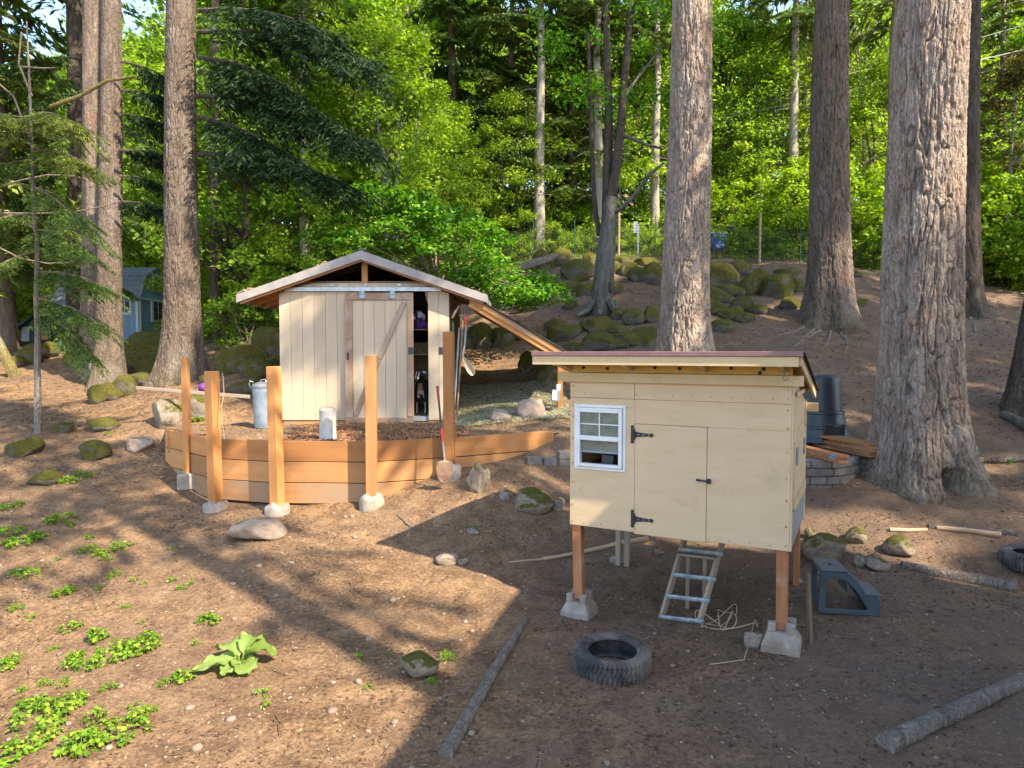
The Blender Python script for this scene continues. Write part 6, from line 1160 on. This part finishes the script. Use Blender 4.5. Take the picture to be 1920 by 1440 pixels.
for k in range(6):
    v, f, mb = weed(60 + k, (34, 24, 14, 46, 8, 20)[k], (.16, .13, .09, .2, .06, .11)[k], (.045, .04, .035, .045, .032, .038)[k]); b_ = len(v); V_all = np.vstack([v, np.array(mb.v)]); me = nmesh('weed_leaves', V_all, [tuple(x) for x in f.tolist()] + [tuple(i + b_ for i in q) for q in mb.f]); me.materials.append(L_weed); WEED.append(me)
wl = random.Random(2)
WP = [(15, 1000, 3), (40, 1020, 3), (70, 1010, 0), (45, 1080, 3), (115, 975, 3), (130, 985, 0), (120, 1115, 0), (190, 1040, 0), (165, 1035, 1), (225, 1030, 1), (200, 1050, 2), (215, 1085, 2), (150, 890, 1), (170, 893, 1), (130, 905, 0), (135, 1180, 1), (180, 1200, 0), (215, 1230, 3), (260, 1218, 3), (280, 1200, 0), (140, 1245, 0), (165, 1255, 1), (392, 1165, 0), (340, 1275, 0), (310, 1285, 2), (100, 1220, 2), (15, 1250, 0), (20, 1240, 1), (85, 1285, 2), (120, 1285, 2), (60, 1325, 0), (130, 1320, 3), (75, 1350, 3), (180, 1350, 1), (255, 1350, 1), (30, 1145, 2), (60, 1160, 4), (235, 1140, 2), (265, 1168, 4), (250, 1090, 4), (270, 1095, 4), (325, 1090, 4), (340, 1105, 2), (360, 1095, 4), (185, 1105, 2), (205, 1295, 2), (365, 1210, 4), (250, 1330, 4), (278, 1335, 2), (10, 955, 1), (35, 950, 1), (110, 1050, 4), (165, 1010, 2), (322, 560 + 470, 4), (812, 1282, 2), (690, 1290, 4), (675, 1235, 4), (730, 1230, 4), (840, 1238, 2), (493, 1302, 4), (500, 1325, 4), (40, 1300, 4), (225, 1378, 3), (60, 1395, 3), (150, 1405, 0), (10, 1420, 3), (95, 880, 4), (200, 815, 2), (370, 790, 0), (345, 795, 1), (1890, 868, 1), (1000, 600 + 350, 4), (440, 700, 2), (985, 688, 1), (980, 670, 0)]
for k, (a, b, vr) in enumerate(WP):
    g = G(a, b); o = link(bpy.data.objects.new('weed', WEED[vr])); o.location = g; s = wl.uniform(.65, 1.0); o.scale = (s, s * wl.uniform(.6, 1.2), s * wl.uniform(.8, 1.6)); o.rotation_euler = (0, 0, wl.uniform(0, 6.28)); big = vr in (0, 3)
    tag(o, 'leafy bright green weed clump growing on the soil' if big else 'tiny bright green weed seedling on the soil', 'weed', 'weed clumps' if big else 'weed seedlings')
g = G(452, 1250); bd = thing('burdock_plant', 'large-leaved pale green burdock on the sunlit soil', 'plant', g)
for k, (an, L_, w, up) in enumerate(((2.5, .3, .2, .12), (3.6, .34, .2, .05), (.3, .26, .22, .12), (5.3, .22, .2, .04), (1.3, .26, .19, .16), (4.4, .2, .14, .03))):
    d = Vector((math.cos(an), math.sin(an), 0)); s = Vector((-d.y, d.x, 0)); v = []; f = []; n = 12; rs_ = random.Random(k)
    for i in range(n):
        t_ = i / (n - 1); wd = w / 2 * (math.sin(math.pi * min(1, t_ * .9 + .1)) ** .6) * (1 + .12 * math.sin(i * 2.1 + k)); z = up * math.sin(math.pi * (.15 + .75 * t_)) + .02
        for j in range(-3, 4):
            jf = j / 3; v.append(g + d * (L_ * t_ + .03) + s * wd * jf + Vector((0, 0, z + abs(jf) * .05 * (1 - t_) + .018 * math.sin(jf * 7 + i * 1.3) * abs(jf))))
    f = [(i * 7 + j, i * 7 + j + 1, (i + 1) * 7 + j + 1, (i + 1) * 7 + j) for i in range(n - 1) for j in range(6)]
    o = MB().add(v, f).obj('leaf', L_burd, bd, True, fixn=False); MB().tube([g + Vector((0, 0, -.02)), v[3] + Vector((0, 0, -.004)), v[7 * 6 + 3] + Vector((0, 0, -.004)), v[7 * 11 + 3]], [.008, .007, .004, .002], 5).obj('stalk', L_grass, o, True)
# ------------------------------------------------------------------ litter, pebbles, cones, hay, grass
def scatter(name, n, xr, yr, ln, wd, m, seed, zoff=.004, tilt=.35, ok=None, shape=None, Hf=H):
    rs = np.random.RandomState(seed); y = np.sqrt(rs.uniform(yr[0] ** 2, yr[1] ** 2, n)) if shape is None else rs.uniform(yr[0], yr[1], n); x = rs.uniform(-1, 1, n) * y * .86 if xr is None else rs.uniform(xr[0], xr[1], n)
    if ok is not None: k = ok(x, y); x, y = x[k], y[k]
    n = len(x); z = Hf(x, y); th = rs.uniform(0, 6.28, n); ax = np.stack([np.cos(th), np.sin(th), rs.normal(size=n) * tilt], 1); nn = np.stack([rs.normal(size=n) * tilt, rs.normal(size=n) * tilt, np.ones(n)], 1); l = ln * rs.uniform(.4, 1.4, n)
    v, f = leaves(np.stack([x, y, z + zoff], 1), ax, nn, l, wd * rs.uniform(.6, 1.4, n), seed, .06); o = mobj(name, nmesh(name, v, f), m); return tag(o, None, None, None, 'stuff')
def labs(o, lb, cat): o['label'] = lb; o['category'] = cat; return o
labs(scatter('light_litter', 8000, None, (3.6, 12), .026, .013, m_chip, 1), 'pale wood chips and husks strewn over the soil', 'litter'); labs(scatter('dark_litter', 30000, None, (3.6, 14), .04, .017, m_chipd, 2, ok=lambda x, y: fbm(np.stack([x * .9, y * .9, 0 * x], -1), 3, 4) > -.05), 'dark bark crumbs and leaves strewn over the soil', 'litter')
labs(scatter('needle_litter', 60000, None, (3.6, 15), .055, .0045, m_ndl, 3, .006, .2, ok=lambda x, y: fbm(np.stack([x * 1.1, y * 1.1, 0 * x], -1), 3, 14) > -.15), 'dry conifer needles strewn over the soil', 'litter')
labs(scatter('slope_litter', 16000, None, (12, 26), .07, .03, m_chipd, 4), 'dark leaf litter on the wooded slope', 'litter')
labs(scatter('slope_twigs', 5000, None, (12, 26), .22, .012, m_chip, 14, .01, .15), 'pale twigs strewn on the wooded slope', 'litter')
labs(scatter('twig_litter', 500, None, (3.8, 12), .24, .008, m_chipd, 24, .008, .06), 'thin dark twigs strewn over the soil', 'litter')
labs(scatter('bark_chips', 7000, (-3.4, -.6), (9.4, 11.9), .05, .02, m_red_chip, 5, .012, .4, lambda x, y: inpoly(x, y, TPOLY)), 'reddish bark chips spread on the terrace before the shed', 'chips')
labs(scatter('straw', 9000, (-2.2, 1.2), (10.2, 12.8), .09, .006, m_hayy, 6, .015, .25, lambda x, y: y > 11.2 - .25 * (x + 2)), 'golden straw spread before the shed door', 'straw'); labs(scatter('hay', 20000, (-1.0, 1.0), (11.2, 13.8), .1, .006, m_hay, 7, .03, .3), 'grey-green hay spread beside the shed and under the lean-to', 'hay')
labs(scatter('grass', 14000, (0, 20), (24.8, 29), .3, .02, L_grass, 8, .1, 2.2), 'bright grass behind the wire fence', 'grass')
def pebbles(name, n, yr, s0, s1, m, seed, lb, cat, flat=.6, ok=None, cl=1.0):
    rs = np.random.RandomState(seed); t_ = (1 + 5 ** .5) / 2; iv = np.array([(-1, t_, 0), (1, t_, 0), (-1, -t_, 0), (1, -t_, 0), (0, -1, t_), (0, 1, t_), (0, -1, -t_), (0, 1, -t_), (t_, 0, -1), (t_, 0, 1), (-t_, 0, -1), (-t_, 0, 1)]) / 1.9
    fi = np.array([(0, 11, 5), (0, 5, 1), (0, 1, 7), (0, 7, 10), (0, 10, 11), (1, 5, 9), (5, 11, 4), (11, 10, 2), (10, 7, 6), (7, 1, 8), (3, 9, 4), (3, 4, 2), (3, 2, 6), (3, 6, 8), (3, 8, 9), (4, 9, 5), (2, 4, 11), (6, 2, 10), (8, 6, 7), (9, 8, 1)])
    y = np.sqrt(rs.uniform(yr[0] ** 2, yr[1] ** 2, n)); x = rs.uniform(-1, 1, n) * y * .86
    if ok is not None: k = ok(x, y); x, y = x[k], y[k]; n = len(x)
    s = s0 + (s1 - s0) * rs.uniform(0, 1, n) ** 3; V = []
    sc = np.stack([s, s * rs.uniform(.6, 1, n), s * flat * rs.uniform(.6, 1.1, n)], 1); th = rs.uniform(0, 6.28, n); c, q = np.cos(th), np.sin(th)
    v = iv[None] * sc[:, None] * (1 + rs.normal(size=(n, 12, 1)) * .1); vx = v[..., 0] * c[:, None] - v[..., 1] * q[:, None]; vy = v[..., 0] * q[:, None] + v[..., 1] * c[:, None]; z = H(x, y) + sc[:, 2] * .35
    v = np.stack([vx + x[:, None], vy + y[:, None], v[..., 2] + z[:, None]], -1).reshape(-1, 3); f = (fi[None] + 12 * np.arange(n)[:, None, None]).reshape(-1, 3)
    o = mobj(name, nmesh(name, v, f, True), m); tag(o, lb, cat, None, 'stuff'); return o
pebbles('pebbles', 1500, (3.6, 12), .006, .03, m_peb, 11, 'small tan pebbles scattered over the soil', 'pebbles'); pebbles('left_pebbles', 330, (3.6, 9), .012, .05, m_peb, 12, 'larger rounded pebbles on the sunlit soil', 'pebbles', .6, lambda x, y: x < -.3)
pebbles('fir_cones', 260, (3.8, 9.5), .016, .026, m_cone, 13, 'brown fir cones scattered over the soil', 'cones', .75)
